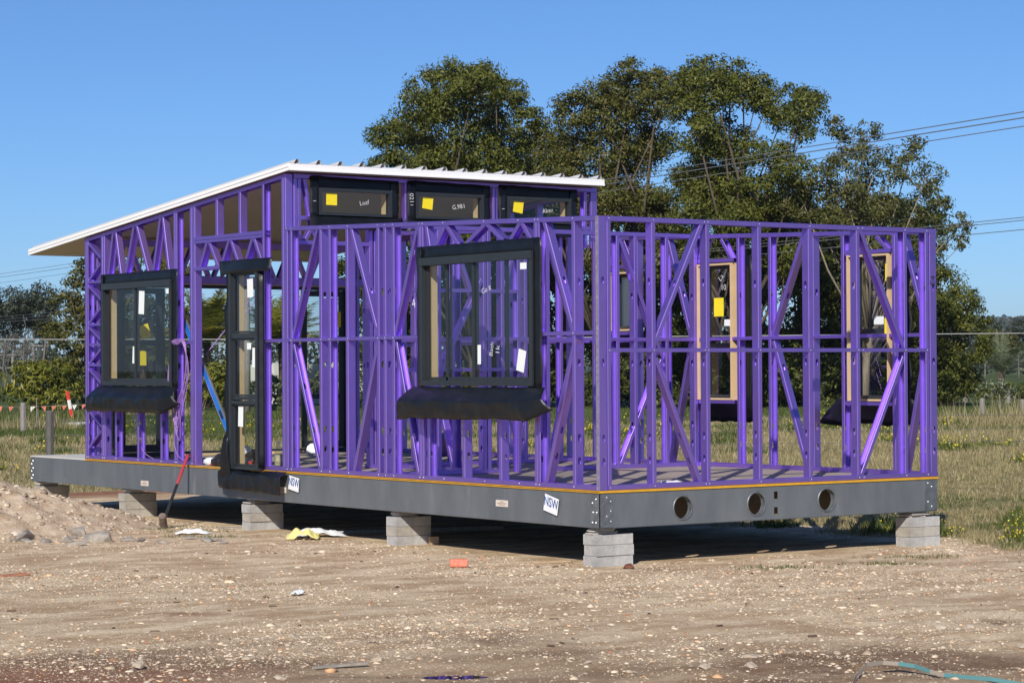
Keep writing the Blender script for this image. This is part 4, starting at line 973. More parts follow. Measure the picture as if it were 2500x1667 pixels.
link('heap_rubble', fast_mesh('heap_rubble', V_, F_, leaf_mat('heap_stone', (.26, .19, .13), (.58, .475, .355), (.66, .57, .46), 0), T_), label='small stones and clods covering the dirt heap', cat='rubble', kind='stuff')

# single rocks
def rock(name, loc, size, mat, label, group, seed):
    bm = bmesh.new(); rq = random.Random(seed*31+7)
    for k in range(26):                                    # a broken, angular stone: hull of random points
        q = V3((rq.gauss(0, 1), rq.gauss(0, 1), rq.gauss(0, 1))).normalized()*rq.uniform(.72, 1.08)
        bm.verts.new((q.x*size[0], q.y*size[1], max(q.z, -.5)*size[2]))
    hl = bmesh.ops.convex_hull(bm, input=bm.verts); bmesh.ops.delete(bm, geom=[g_ for g_ in hl['geom_interior'] if isinstance(g_, bmesh.types.BMVert)], context='VERTS')
    me = bpy.data.meshes.new(name); bm.to_mesh(me); bm.free(); me.materials.append(mat)
    o = link(name, me, None, label, 'rock', group); o.location = loc; o.rotation_euler = (random.uniform(-.15, .15), random.uniform(-.15, .15), random.uniform(0, 6)); return o
def at_view(lu_, du_): return (CAM.x+RT[0]*lu_+FW[0]*du_, CAM.y+RT[1]*lu_+FW[1]*du_)
r_ = random.Random(3)
for i in range(15):
    lu_ = -5.1+r_.random()*2.5; du_ = 23.9+r_.random()*.75+.35*(lu_+4.5)*.3; x, y = at_view(lu_, du_); s_ = r_.uniform(.035, .095)
    rock('slate_rock', (x, y, heap_z(x, y)+.01), (s_*1.5, s_*.8, s_*.4), MAT['rock'], 'flat grey rock lying round the foot of the dirt heap', 'rocks round the dirt heap', i)
for i, (lu_, du_, s_) in enumerate([(-4.55, 25.2, .15), (-5.0, 24.7, .14), (-4.2, 24.35, .16)]):
    x, y = at_view(lu_, du_); rock('heap_rock', (x, y, heap_z(x, y)+.03), (s_*1.2, s_*.6, s_*.6), MAT['rock'], ['slanted grey slab stuck in the face of the dirt heap', 'dark layered rock low on the left of the dirt heap', 'large pale boulder at the right foot of the dirt heap'][i], None, 50+i)
for i, (px_, py_, s_, lab) in enumerate([(.22, .02, .05, 'red brown rock in front of the near corner pier'), (-6.3, -3.6, .04, 'pale stone lying left of the grey plank')]):
    rock('stray_rock', (px_-.06, py_-.22, GZ_at(px_, py_)+.02), (s_*1.3, s_, s_*.8), MAT['redrock'] if i == 0 else MAT['clod'], lab, None, 70+i)
for i in range(16):
    lu_ = r_.uniform(-3.4, 3.3); du_ = r_.uniform(13.4, 16.4); x, y = at_view(lu_, du_); s_ = r_.uniform(.02, .045)
    rock('mud_clod', (x, y, GZ_at(x, y)+.005), (s_*1.3, s_, s_*.6), MAT['clod'], 'small dry clod on the muddy ground in the foreground', 'clods on the mud', 90+i)

# dark chips of bark and wood, too many and too small to single out
rc = random.Random(17); m = MB()
for k in range(110):
    lu_ = rc.uniform(-5, 5); du_ = rc.uniform(13.2, 23); x, y = at_view(lu_, du_)
    if pad_mask(np.array([x]), np.array([y]))[0] < .3 or (0 < x < W and 0 < y < L3): continue
    a = rc.uniform(0, 3.14); l, w_ = rc.uniform(.008, .035), rc.uniform(.003, .009); z = GZ_at(x, y)+.004; ca, sa = math.cos(a), math.sin(a); h = rc.uniform(.003, .008)
    q = [(x+ca*i*l-sa*j*w_, y+sa*i*l+ca*j*w_) for i, j in ((-1,-1),(1,-1),(1,1),(-1,1))]
    m.add([(p[0], p[1], z-.006) for p in q]+[(p[0]*.9+x*.1, p[1]*.9+y*.1, z+h) for p in q], [(4,5,6,7),(0,1,5,4),(1,2,6,5),(2,3,7,6),(3,0,4,7)], 0 if rc.random() < .7 else 1)
m.build('wood_chips', [MAT['chip'], MAT['tile']], None, label='dark bark and wood chips scattered over the gravel', cat='wood chips', kind='stuff')

# ------------------------------------------------------------------ litter
def cloth(name, loc, sx, sy, h, mat, label, seed, rot=0., cat='cloth'):
    n = 18; vs_ = []
    for j in range(n):
        for i in range(n):
            a, b_ = i/(n-1)-.5, j/(n-1)-.5; q = noise.noise(V3((a*3.2+seed, b_*3.2, seed)))*.5+noise.noise(V3((a*7+seed, b_*7, 1)))*.25
            x, y = a*sx*(1+.25*noise.noise(V3((b_*3, seed, 2)))), b_*sy*(1+.25*noise.noise(V3((a*3, seed, 4))))
            vs_.append((x, y, max(.004, h*(.35+q)*max(0, 1-2.0*(a*a+b_*b_)))))
    o = MB().add(vs_, [(j*n+i, j*n+i+1, (j+1)*n+i+1, (j+1)*n+i) for j in range(n-1) for i in range(n-1)]).build(name, mat, None, True, label, cat)
    o.location = (loc[0], loc[1], GZ_at(*loc)+.012); o.rotation_euler = (0, 0, rot); md = o.modifiers.new('t', 'SOLIDIFY'); md.thickness = .004; return o
cloth('rag', (-.22, 4.70), .33, .28, .20, MAT['ycloth'], 'crumpled pale yellow cloth on the gravel below the NSW sheet', 3, -.6)
cloth('rag', (.10, 4.95), .55, .36, .15, MAT['wcloth'], 'crumpled white cloth lying behind the yellow cloth', 8, -.5)
cloth('paper_scrap', (-.78, 6.05), .36, .14, .10, MAT['wcloth'], 'folded white paper on the gravel right of the sledgehammer', 13, -.55, 'paper')
cloth('plastic_scrap', (-3.30, -.46), .12, .09, .07, MAT['whiteplast'], 'small clear plastic scrap in the middle of the gravel', 21, .4, 'plastic')
m = MB(); n = 16
prof = [(.0, .55), (.06, .9), (.2, 1.), (.8, 1.), (.94, .9), (1., .55)]
vs_ = []
for t_v, sc_ in prof:
    for k in range(n):
        an = 2*math.pi*k/n; ca, sa = math.cos(an), math.sin(an); e_ = .5
        vs_.append(((t_v-.5)*.24, .055*sc_*math.copysign(abs(ca)**e_, ca), .048+.046*sc_*math.copysign(abs(sa)**e_, sa)+.006*noise.noise(V3((t_v*9, k, 0)))))
m.add(vs_, [(i*n+k, i*n+(k+1)%n, (i+1)*n+(k+1)%n, (i+1)*n+k) for i in range(5) for k in range(n)]+[tuple(range(n)), tuple(5*n+k for k in range(n))])
o = m.build('brick', MAT['brick'], None, False, 'shiny orange brick-shaped pack lying alone on the gravel', 'brick'); o.location = (-.93, .82, GZ_at(-.93, .82)); o.rotation_euler = (0, 0, -YAW+.12); o.scale = (.70, .75, .85)
def plank(loc, sx, sy, sz, rot, mat, label, name='plank', cat='plank', z=.004):
    m = MB(); m.box((-sx/2, -sy/2, 0), (sx/2, sy/2, sz)); o = m.build(name, mat, None, False, label, cat); o.location = (loc[0], loc[1], GZ_at(*loc)+z); o.rotation_euler = (.03, -.02, rot); return o
plank((-5.41, -4.54), .34, .028, .014, -YAW+.14+.35, MAT['rock'], 'short grey strip of wood on the muddy ground', z=.012)
plank((.42, 3.25), .09, .07, .075, -.3, MAT['timber'], 'small timber offcut beside the second pier', 'timber_offcut', 'offcut')
plank((1.35, 4.85), 1.7, .12, .045, -.5, MAT['greywood'], 'long pale board lying in the shade under the floor', 'board')
plank((.02, .72), .34, .05, .012, -.75, MAT['timber'], 'thin splinter of wood left of the near corner pier', 'wood_splinter', 'splinter')
plank((.0, 6.62), .32, .08, .012, -.5, MAT['rock'], 'flat grey tile piece at the foot of the middle pier', 'tile_piece', 'tile')
plank((-4.4, 2.4), .26, .10, .014, .1, MAT['tile'], 'broken orange tile lying on the gravel at left', 'tile_piece', 'tile')
# ripped strap at the lower right
m = MB(); pts_ = [(-3.66, -7.02, .012), (-3.48, -6.86, .03), (-3.28, -6.74, .05), (-3.10, -6.68, .06), (-3.00, -6.70, .055), (-2.97, -6.80, .045), (-3.00, -6.95, .03), (-3.02, -7.08, .02), (-2.99, -7.22, .015), (-2.96, -7.38, .012), (-2.90, -7.6, .01)]
vs_ = []
for x, y, z in pts_:
    g_ = GZ_at(x, y); vs_ += [(x-.008, y-.006, g_+z-.010), (x+.008, y+.007, g_+z+.011)]
m.add(vs_, [(2*i, 2*i+2, 2*i+3, 2*i+1) for i in range(len(pts_)-1)])
for i in (4, 5, 7, 8, 9): m.mi[i] = 1
o = m.build('plastic_strap', [MAT['strap'], MAT['teal']], None, False, 'torn tan and teal plastic strap arched over the gravel at lower right', 'strap'); md = o.modifiers.new('t', 'SOLIDIFY'); md.thickness = .003

# ------------------------------------------------------------------ trees
RT3 = np.array([RT[0], RT[1], 0]); FW3 = np.array([FW[0], FW[1], 0])
KIND = {  # leaf length, leaves per m2 of clump section, sub-clumps, bark, spread
 'camphor': (.155, 680, 30, 'bark'), 'brown': (.15, 640, 28, 'bark'), 'thin': (.15, 420, 22, 'palebark'), 'dark': (.19, 400, 22, 'bark'),
 'olive': (.20, 320, 18, 'bark'), 'lime': (.27, 260, 18, 'bark'), 'greygreen': (.20, 300, 16, 'bark'), 'gum': (.40, 95, 18, 'barebark'),
 'bare': (.5, 60, 10, 'barebark'), 'sapling': (.12, 230, 8, 'palebark') }
def leaves(C, Rr_, kind, r):
    Lf, dens, nsub, _ = KIND[kind]
    out_c = []; out_n = []
    for c, R in zip(C, Rr_):
        n = int(dens*math.pi*R*R); ns = max(5, int(nsub*(.7+.6*r.random())))
        d = r.normal(size=(ns, 3)); d /= np.linalg.norm(d, axis=1)[:, None]
        sc_ = c+d*(R*(.45+.55*r.random((ns, 1))))*np.array([1.05, 1.05, .85]); sr = R*(.30+.22*r.random(ns))
        k = r.integers(0, ns, n); e = r.normal(size=(n, 3)); e /= np.linalg.norm(e, axis=1)[:, None]
        rad = (r.random(n)**.55)[:, None]
        out_c.append(sc_[k]+e*rad*sr[k][:, None]*np.array([1.15, 1.15, .8])); out_n.append(e*.7+d[k]*.5+np.array([0, 0, .25]))
    c = np.concatenate(out_c); nn_ = np.concatenate(out_n); n = len(c)
    nn_ = nn_+r.normal(size=(n, 3))*.55; nn_ /= np.linalg.norm(nn_, axis=1)[:, None]
    a = r.normal(size=(n, 3)); a -= nn_*(a*nn_).sum(1)[:, None]; a[:, 2] -= .35
    a -= nn_*(a*nn_).sum(1)[:, None]; a /= np.linalg.norm(a, axis=1)[:, None]; b_ = np.cross(nn_, a)
    L_ = Lf*(.6+.8*r.random(n))[:, None]; wd = L_*(.42 if kind not in ('bare',) else .05)
    if kind == 'lime' or kind == 'gum': wd = L_*.30
    q = nn_*L_*.08
    V = np.stack([c-a*L_*.5, c+b_*wd*.5+q, c+a*L_*.5, c-b_*wd*.5+q], 1).reshape(-1, 3)
    F = np.arange(n*4).reshape(n, 4); return V, F, r.random(n)
def tree(name, kind, base, lobes, label, far=0, sap=0, group=None):
    r = np.random.default_rng(abs(hash((round(base[0]*100), round(base[1]*100)))) % 2**31)
    gz = float(GZ_arr(np.array([base[0]]), np.array([base[1]]))[0]); B = np.array([0, 0, 0.]); H = max(l[1] for l in lobes); Rm = max(l[2] for l in lobes)
    C = []; Rs = []
    for (u, h, R) in lobes:
        w_ = r.normal()*min(1.6, .35*H*.4)
        C.append(RT3*u+FW3*w_+np.array([0, 0, h])); Rs.append(R)
    C = np.array(C); Rs = np.array(Rs)*(1.5 if kind in ('camphor', 'dark', 'brown') else 1.3 if kind != 'bare' else 1.1)
    root = empty(name, (base[0], base[1], gz-.05), label, 'shrub' if 'shrub' in name else 'tree', group)
    _, _, _, bark = KIND[kind]
    m = MB(); th = H*.013+.03 if not sap else .035
    cx = C[:, :2].mean(0); top = np.array([cx[0]*.8, cx[1]*.8, H*.62])
    tp = [B, B+(top-B)*.25+np.array([r.normal()*.03*H*.4, 0, 0]), B+(top-B)*.55+np.array([r.normal()*.04*H*.4, 0, 0]), top]
    m.tube([tuple(p) for p in tp], [th*1.25, th, th*.8, th*.5], 8)
    for c, R in zip(C, Rs):
        f0 = np.clip((c[2]-.35*H)/H, .18, .95); s_ = B+(top-B)*f0 if f0 < 1 else top
        if c[2] < s_[2]: s_ = B+(top-B)*max(.12, (c[2]*.6)/top[2])
        mid = (s_+c)/2+r.normal(size=3)*.10*np.linalg.norm(c-s_)
        q = th*.36*min(1.1, .4+R*.6)
        m.tube([tuple(s_), tuple(mid), tuple(c)], [q, q*.7, q*.3], 5)
        if kind in ('thin', 'brown', 'bare', 'camphor', 'sapling'):
            for k in range(4 if kind != 'bare' else 9):
                e = r.normal(size=3); e /= np.linalg.norm(e); e[2] = abs(e[2]) if kind == 'bare' else e[2]
                m.tube([tuple(c), tuple(c+e*R*.55+r.normal(size=3)*.08*R), tuple(c+e*R*1.0)], [q*.3, q*.2, q*.08], 4)
    m.build('trunk', MAT[bark], root, True)
    V, F, T = leaves(C, Rs, kind, r)
    o = link('crown', fast_mesh('crown', V, F, LEAF[kind], T), root); return root
ORD = 'first second third fourth fifth sixth seventh eighth ninth tenth eleventh twelfth thirteenth fourteenth fifteenth'.split()
TREES = [
    ('broadleaf_tree', 'camphor', (42.96, 63.96), [(0.24, 14.01, 0.5), (-1.93, 13.43, 0.7), (-0.85, 13.59, 0.7), (-0.1, 13.0, 0.75), (0.74, 13.33, 0.58), (-2.02, 12.43, 0.77), (-0.77, 12.25, 0.83), (0.4, 12.0, 0.8), (1.4, 12.91, 0.5), (1.87, 11.91, 0.53), (-2.69, 11.76, 0.67), (-3.45, 11.52, 0.57), (-4.03, 11.4, 0.43), (-3.82, 10.4, 0.47), (-2.78, 10.51, 0.7), (-1.61, 10.92, 0.75), (-0.44, 10.67, 0.77), (0.81, 10.57, 0.7), (1.76, 11.07, 0.5), (-1.79, 9.67, 0.77), (-0.62, 9.58, 0.77), (0.55, 9.49, 0.77), (-2.79, 9.59, 0.57), (1.22, 9.74, 0.67), (-3.32, 9.1, 0.65), (-1.68, 7.28, 0.76), (-2.62, 7.52, 0.64), (-1.66, 8.11, 0.65), (-0.88, 6.77, 0.67), (-0.23, 8.82, 0.75), (-0.91, 7.45, 0.74), (0.23, 7.45, 0.73), (-1.56, 6.14, 0.66), (0.92, 9.2, 0.59), (0.36, 7.36, 0.7), (-2.12, 7.62, 0.73), (-1.75, 9.23, 0.63), (-0.95, 8.28, 0.73)], 'tall dark green broadleaf tree rising alone above the white roof edge', {}),
    ('broadleaf_tree', 'brown', (49.48, 64.23), [(1.39, 14.47, 0.52), (0.6, 13.78, 0.59), (-0.27, 13.26, 0.63), (2.43, 14.03, 0.59), (-1.14, 12.57, 0.69), (-2.01, 12.05, 0.73), (-2.37, 11.19, 0.69), (-1.15, 11.27, 0.8), (0.07, 12.3, 0.8), (1.29, 13.08, 0.8), (2.33, 12.81, 0.73), (3.12, 13.42, 0.59), (0.24, 10.91, 0.87), (1.46, 11.43, 0.87), (2.33, 11.33, 0.8), (-0.64, 9.87, 0.87), (0.93, 9.86, 0.87), (-2.11, 9.97, 0.73), (-2.89, 10.41, 0.63), (-1.51, 8.83, 0.8), (0.05, 8.65, 0.8), (1.61, 8.64, 0.73), (-2.9, 9.19, 0.69), (2.52, 6.24, 0.62), (1.6, 7.39, 0.64), (-1.52, 7.99, 0.59), (0.16, 6.56, 0.6), (-2.24, 8.6, 0.74), (1.71, 8.74, 0.72), (2.44, 8.66, 0.64), (-1.77, 9.68, 0.76), (1.53, 6.82, 0.6), (0.21, 6.34, 0.64), (2.21, 8.46, 0.75), (0.6, 8.48, 0.68), (-0.2, 6.24, 0.62), (2.32, 7.12, 0.76)], 'broad tree with thin brownish top beside the roof, centre of the tree line', {}),
    ('broadleaf_tree', 'camphor', (50.73, 57.2), [(-1.07, 13.72, 0.59), (0.09, 13.54, 0.69), (-0.74, 12.89, 0.69), (0.58, 12.88, 0.69), (1.28, 13.16, 0.46), (-1.73, 13.01, 0.56), (1.57, 12.44, 0.53), (-1.58, 12.01, 0.56), (1.98, 11.75, 0.46), (2.73, 12.49, 0.5), (2.56, 11.74, 0.59), (3.3, 11.57, 0.4), (-1.42, 11.02, 0.76), (-0.18, 11.18, 0.73), (-0.76, 10.11, 0.83), (0.48, 10.51, 0.69), (1.35, 10.06, 0.59), (-1.59, 9.12, 0.76), (-0.11, 8.95, 0.83), (1.05, 8.77, 0.76), (2.13, 9.43, 0.53), (-1.44, 7.63, 0.76), (0.21, 7.46, 0.83), (1.54, 7.61, 0.76), (-0.6, 6.31, 0.75), (1.92, 8.39, 0.62), (0.86, 7.94, 0.74), (1.65, 7.72, 0.65), (0.22, 7.48, 0.59), (1.84, 6.2, 0.67), (-1.18, 8.8, 0.62), (-0.01, 6.09, 0.75), (-0.65, 9.24, 0.66), (2.51, 8.5, 0.62), (-0.93, 9.04, 0.62), (2.31, 8.65, 0.59), (2.09, 6.3, 0.66), (0.21, 8.45, 0.58)], 'tallest bright green broadleaf tree, behind the middle of the end wall', {}),
    ('broadleaf_tree', 'thin', (53.63, 52.68), [(-1.05, 11.12, 0.49), (0.4, 11.16, 0.45), (-0.25, 10.52, 0.55), (-0.74, 9.74, 0.61), (-1.72, 9.02, 0.74), (0.72, 9.98, 0.52), (1.82, 10.18, 0.52), (1.04, 9.25, 0.52), (2.17, 9.08, 0.52), (2.98, 8.88, 0.39), (3.13, 8.23, 0.39), (1.43, 8.27, 0.61), (0.38, 8.12, 0.61), (-0.91, 8.04, 0.74), (2.32, 7.46, 0.52), (3.29, 7.13, 0.42), (4.06, 6.64, 0.29), (2.8, 6.41, 0.36), (-2.37, 8.13, 0.71), (-1.57, 7.16, 0.71), (-1.27, 7.58, 0.67), (-0.97, 8.68, 0.67), (-1.28, 7.47, 0.57), (0.4, 9.15, 0.67), (0.87, 6.51, 0.66), (1.3, 6.77, 0.66), (1.14, 6.1, 0.56), (1.25, 7.31, 0.66)], 'thin open tree with bare pale branches above the far right corner', {}),
    ('broadleaf_tree', 'camphor', (62.95, 57.09), [(-0.31, 5.25, 0.67), (0.39, 4.36, 0.74), (0.82, 3.38, 0.6), (-0.33, 3.39, 0.81), (-0.69, 1.98, 0.81), (0.37, 1.88, 0.71), (1.17, 2.29, 0.39), (-1.12, 4.1, 0.74), (-1.4, 2.69, 0.74), (-0.35, 0.91, 0.71), (0.89, 1.08, 0.53)], 'low rounded dense tree at the right end of the tree line', {}),
    ('understorey_tree', 'dark', (45.2, 75.84), [(-0.76, 10.12, 0.68), (-0.15, 9.63, 0.87), (-0.53, 8.65, 0.71), (-0.76, 8.95, 0.91), (0.66, 7.06, 0.69), (0.29, 7.12, 0.88), (-0.81, 5.91, 0.83), (-0.63, 6.03, 0.66), (0.12, 4.85, 0.9), (0.8, 3.01, 0.78), (0.22, 3.4, 0.68), (0.65, 2.42, 0.64), (-0.44, 1.97, 0.77), (1.02, 0.94, 0.75), (0.28, 0.87, 0.74)], 'U0', {}),
    ('understorey_tree', 'dark', (45.22, 72.63), [(0.16, 9.44, 0.64), (-0.49, 9.57, 0.79), (-0.29, 8.8, 0.75), (0.43, 8.14, 0.89), (0.95, 7.63, 0.7), (-0.15, 5.49, 0.8), (-0.38, 6.18, 0.74), (-0.21, 4.17, 0.71), (-0.88, 4.89, 0.84), (-0.4, 3.65, 0.9), (-0.56, 3.69, 0.63), (0.36, 2.3, 0.63), (-0.49, 1.53, 0.65), (0.55, 0.76, 0.9), (-0.51, 0.76, 0.63)], 'U1', {}),
    ('understorey_tree', 'dark', (47.28, 72.62), [(0.83, 9.58, 0.77), (-0.44, 10.13, 0.68), (0.79, 8.89, 0.64), (1.03, 7.33, 0.89), (0.62, 7.02, 0.77), (-0.55, 5.59, 0.89), (0.34, 4.34, 0.81), (0.08, 4.47, 0.82), (0.87, 2.87, 0.64), (-0.91, 1.61, 0.66), (-0.88, 0.97, 0.81)], 'U2', {}),
    ('understorey_tree', 'dark', (47.64, 70.1), [(0.9, 9.99, 0.61), (0.79, 8.78, 0.84), (0.79, 8.39, 0.86), (0.38, 7.3, 0.87), (-0.02, 7.12, 0.62), (0.22, 5.86, 0.86), (-0.68, 5.98, 0.83), (-0.95, 4.25, 0.85), (0.11, 4.66, 0.84), (-0.51, 3.27, 0.89), (-0.75, 3.15, 0.87), (-0.12, 1.64, 0.84), (0.77, 2.23, 0.7), (-0.15, 0.4, 0.66), (-0.63, 0.99, 0.75)], 'U3', {}),
    ('understorey_tree', 'dark', (50.61, 71.29), [(0.88, 9.74, 0.63), (0.15, 9.95, 0.84), (-0.81, 8.84, 0.88), (0.59, 8.15, 0.81), (0.26, 7.45, 0.9), (0.88, 7.45, 0.88), (0.26, 6.0, 0.67), (-0.25, 5.8, 0.67), (-0.7, 4.33, 0.68), (-0.23, 4.55, 0.73), (-0.81, 3.38, 0.9), (0.33, 3.44, 0.72), (-0.96, 1.55, 0.87), (0.63, 1.54, 0.67), (-0.01, 0.56, 0.9), (0.96, 0.98, 0.82)], 'U4', {}),
    ('understorey_tree', 'dark', (53.39, 72.09), [(0.3, 9.78, 0.73), (0.25, 8.36, 0.85), (-0.51, 8.9, 0.83), (-0.16, 7.47, 0.89), (-0.15, 6.48, 0.7), (0.44, 5.91, 0.75), (-0.68, 5.08, 0.93), (0.24, 3.48, 0.67), (-0.57, 1.55, 0.91), (-0.71, 2.2, 0.73), (0.61, 0.42, 0.81)], 'U5', {}),
    ('understorey_tree', 'dark', (53.54, 69.51), [(0.1, 8.86, 0.66), (-0.32, 8.9, 0.65), (0.84, 7.02, 0.85), (0.95, 5.52, 0.84), (0.43, 5.67, 0.79), (-0.68, 4.23, 0.77), (-0.65, 4.2, 0.7), (0.39, 2.88, 0.73), (-0.13, 3.65, 0.89), (0.95, 2.2, 0.68), (0.67, 2.13, 0.79), (0.45, 0.84, 0.87)], 'U6', {}),
    ('understorey_tree', 'dark', (51.45, 64.07), [(0.71, 6.62, 0.76), (0.27, 6.56, 0.68), (0.8, 5.56, 0.61), (-0.44, 5.34, 0.78), (0.79, 4.28, 0.69), (0.78, 4.04, 0.84), (0.4, 3.04, 0.74), (-0.8, 1.68, 0.74), (0.2, 2.09, 0.65), (0.54, 0.24, 0.79), (0.92, 0.31, 0.74)], 'U7', {}),
    ('understorey_tree', 'dark', (56.21, 67.24), [(0.3, 8.39, 0.63), (-0.89, 8.53, 0.67), (0.84, 6.94, 0.87), (-0.18, 7.08, 0.64), (1.0, 5.61, 0.88), (0.42, 5.58, 0.83), (-0.63, 4.97, 0.89), (0.54, 3.28, 0.81), (-0.34, 3.08, 0.7), (-0.94, 2.09, 0.71), (-0.73, 1.63, 0.65), (-0.82, 0.81, 0.9)], 'U8', {}),
    ('understorey_tree', 'dark', (58.1, 66.77), [(0.06, 8.9, 0.73), (1.06, 8.85, 0.7), (-0.74, 6.77, 0.72), (0.37, 6.82, 0.65), (-0.62, 5.67, 0.64), (-0.61, 6.14, 0.64), (-0.32, 4.08, 0.81), (1.03, 4.83, 0.7), (0.99, 2.26, 0.9), (0.35, 1.54, 0.66), (-0.73, 0.54, 0.79), (-0.28, 0.29, 0.88)], 'U9', {}),
    ('understorey_tree', 'dark', (57.03, 62.89), [(-0.63, 8.55, 0.68), (-0.55, 8.19, 0.71), (0.45, 6.61, 0.66), (1.0, 7.26, 0.62), (0.68, 5.5, 0.88), (-0.86, 5.89, 0.82), (-0.68, 4.54, 0.74), (-0.07, 4.75, 0.62), (0.48, 3.2, 0.64), (0.13, 2.78, 0.75), (-0.62, 1.74, 0.78), (0.45, 0.98, 0.73), (-0.71, 0.97, 0.66)], 'U10', {}),
    ('understorey_tree', 'dark', (58.41, 61.89), [(-0.31, 8.17, 0.66), (0.4, 8.25, 0.88), (-0.28, 6.96, 0.77), (0.76, 5.97, 0.74), (0.79, 5.61, 0.89), (0.45, 4.32, 0.62), (0.77, 4.79, 0.88), (0.23, 3.08, 0.68), (-0.03, 2.8, 0.67), (-0.42, 1.66, 0.88), (-0.4, 1.91, 0.61), (0.7, 0.23, 0.63), (-0.82, 0.62, 0.87)], 'U11', {}),
    ('understorey_tree', 'dark', (59.9, 61.02), [(0.96, 8.0, 0.67), (0.89, 7.84, 0.61), (-0.36, 6.98, 0.73), (0.33, 6.84, 0.79), (0.14, 5.53, 0.63), (-0.68, 6.06, 0.83), (-0.28, 4.61, 0.78), (0.31, 4.79, 0.88), (0.55, 3.07, 0.73), (-0.26, 2.89, 0.76), (-0.49, 1.71, 0.66), (0.31, 1.78, 0.78), (-0.6, 0.13, 0.81), (0.9, 0.57, 0.71)], 'U12', {}),
    ('understorey_tree', 'dark', (61.76, 60.52), [(-0.34, 8.49, 0.67), (-0.35, 8.44, 0.81), (0.77, 6.75, 0.71), (-0.59, 7.39, 0.9), (-0.94, 5.39, 0.61), (0.15, 5.97, 0.68), (-0.48, 4.47, 0.83), (-0.79, 2.86, 0.64), (-0.96, 2.68, 0.74), (0.13, 1.39, 0.71), (0.38, 2.26, 0.72), (0.15, 0.52, 0.88), (0.46, 0.61, 0.64)], 'U13', {}),
    ('understorey_tree', 'dark', (66.45, 62.96), [(-0.92, 8.81, 0.68), (0.56, 8.36, 0.91), (0.4, 6.87, 0.76), (-0.77, 6.85, 0.91), (0.48, 5.94, 0.86), (0.19, 4.41, 0.92), (-0.3, 4.97, 0.91), (0.39, 3.41, 0.7), (0.81, 3.3, 0.77), (0.73, 2.16, 0.9), (0.43, 1.56, 0.78), (-0.45, 0.79, 0.75), (0.45, 0.39, 0.84)], 'U14', {}),
    ('mixed_tree', 'olive', (36.1, 86.04), [(-0.55, 6.03, 0.53), (-0.17, 6.63, 0.46), (-0.94, 4.98, 0.61), (-0.14, 4.88, 0.65), (-1.23, 3.84, 0.61), (-0.46, 3.36, 0.76), (-1.84, 3.46, 0.5), (0.4, 5.64, 0.65), (0.4, 3.92, 0.84), (1.07, 4.87, 0.76), (0.68, 2.78, 0.76), (-0.28, 2.02, 0.69)], 'yellowish green tree left of the frame, under the roof eave', {}),
    ('mixed_tree', 'olive', (39.26, 86.24), [(-1.14, 5.9, 0.78), (-0.36, 6.67, 0.66), (0.8, 6.86, 0.66), (1.58, 6.27, 0.7), (-0.18, 4.92, 0.85), (1.18, 4.72, 0.85), (-1.15, 3.76, 0.85), (0.4, 3.17, 0.85), (1.76, 3.16, 0.78), (-0.57, 2.01, 0.78), (1.17, 1.81, 0.78)], 'olive tree seen through the head lattice above the sliding window', {}),
    ('leafy_shrub', 'lime', (32.56, 83.65), [(-1.01, 1.57, 0.48), (-0.36, 1.84, 0.51), (0.28, 1.93, 0.51), (0.92, 1.74, 0.48), (-0.64, 1.01, 0.59), (0.19, 1.1, 0.63), (1.01, 1.0, 0.59), (-1.28, 0.74, 0.44), (1.57, 0.91, 0.44), (-0.09, 0.46, 0.51), (0.74, 0.45, 0.51)], 'rounded yellow green leafy bush at the left edge beyond the lawn', {}),
    ('leafy_shrub', 'greygreen', (35.36, 85.34), [(-0.18, 1.83, 0.45), (0.19, 1.26, 0.49), (-0.09, 0.6, 0.49), (0.47, 0.69, 0.49), (-0.46, 2.21, 0.38)], 'grey green bush between the yellow bush and the frame', {}),
    ('leafy_shrub', 'lime', (37.67, 77.55), [(-0.54, 1.26, 0.47), (0.1, 1.61, 0.51), (0.73, 1.7, 0.47), (-0.27, 0.71, 0.47), (0.45, 0.8, 0.54), (1.09, 0.98, 0.51), (-0.9, 0.72, 0.43)], 'yellow green shrub growing behind the open doorway', {}),
    ('leafy_shrub', 'greygreen', (38.88, 74.24), [(-0.44, 0.99, 0.39), (0.01, 1.25, 0.39), (0.54, 1.07, 0.39), (-0.17, 0.54, 0.35), (0.36, 0.45, 0.35)], 'small shrub in front of the pale wall, right of the doorway window', {}),
    ('leafy_shrub', 'greygreen', (40.97, 72.75), [(-0.62, 0.97, 0.35), (-0.08, 1.24, 0.39), (0.62, 0.97, 0.39), (0.09, 0.53, 0.35)], 'small shrub in front of the pale wall, behind the glazed door', {}),
    ('far_gum_tree', 'gum', (81.07, 198.88), [(0.23, 8.23, 1.57), (-0.25, 7.37, 1.25), (0.77, 7.21, 1.25), (0.22, 6.27, 1.25), (1.0, 5.48, 0.94)], 'leftmost of three dark far gum trees at the left edge', {'far': 1}),
    ('far_gum_tree', 'gum', (82.66, 197.74), [(-0.16, 8.61, 1.41), (-0.63, 7.75, 1.13), (0.38, 7.59, 1.13), (-0.17, 6.65, 1.13), (0.61, 5.86, 0.85)], 'middle of three dark far gum trees at the left', {'far': 1}),
    ('far_gum_tree', 'gum', (84.19, 196.65), [(0.11, 8.68, 1.41), (-0.36, 7.82, 1.13), (0.66, 7.66, 1.13), (0.11, 6.72, 1.13), (0.89, 5.93, 0.85)], 'right of three dark far gum trees at the left', {'far': 1}),
    ('bare_tree', 'bare', (64.8, 161.36), [(0.02, 4.19, 0.71), (-0.44, 3.54, 0.58), (0.47, 3.6, 0.58), (0.01, 2.89, 0.58)], 'leftmost grey leafless tree below the far gums', {'far': 1}),
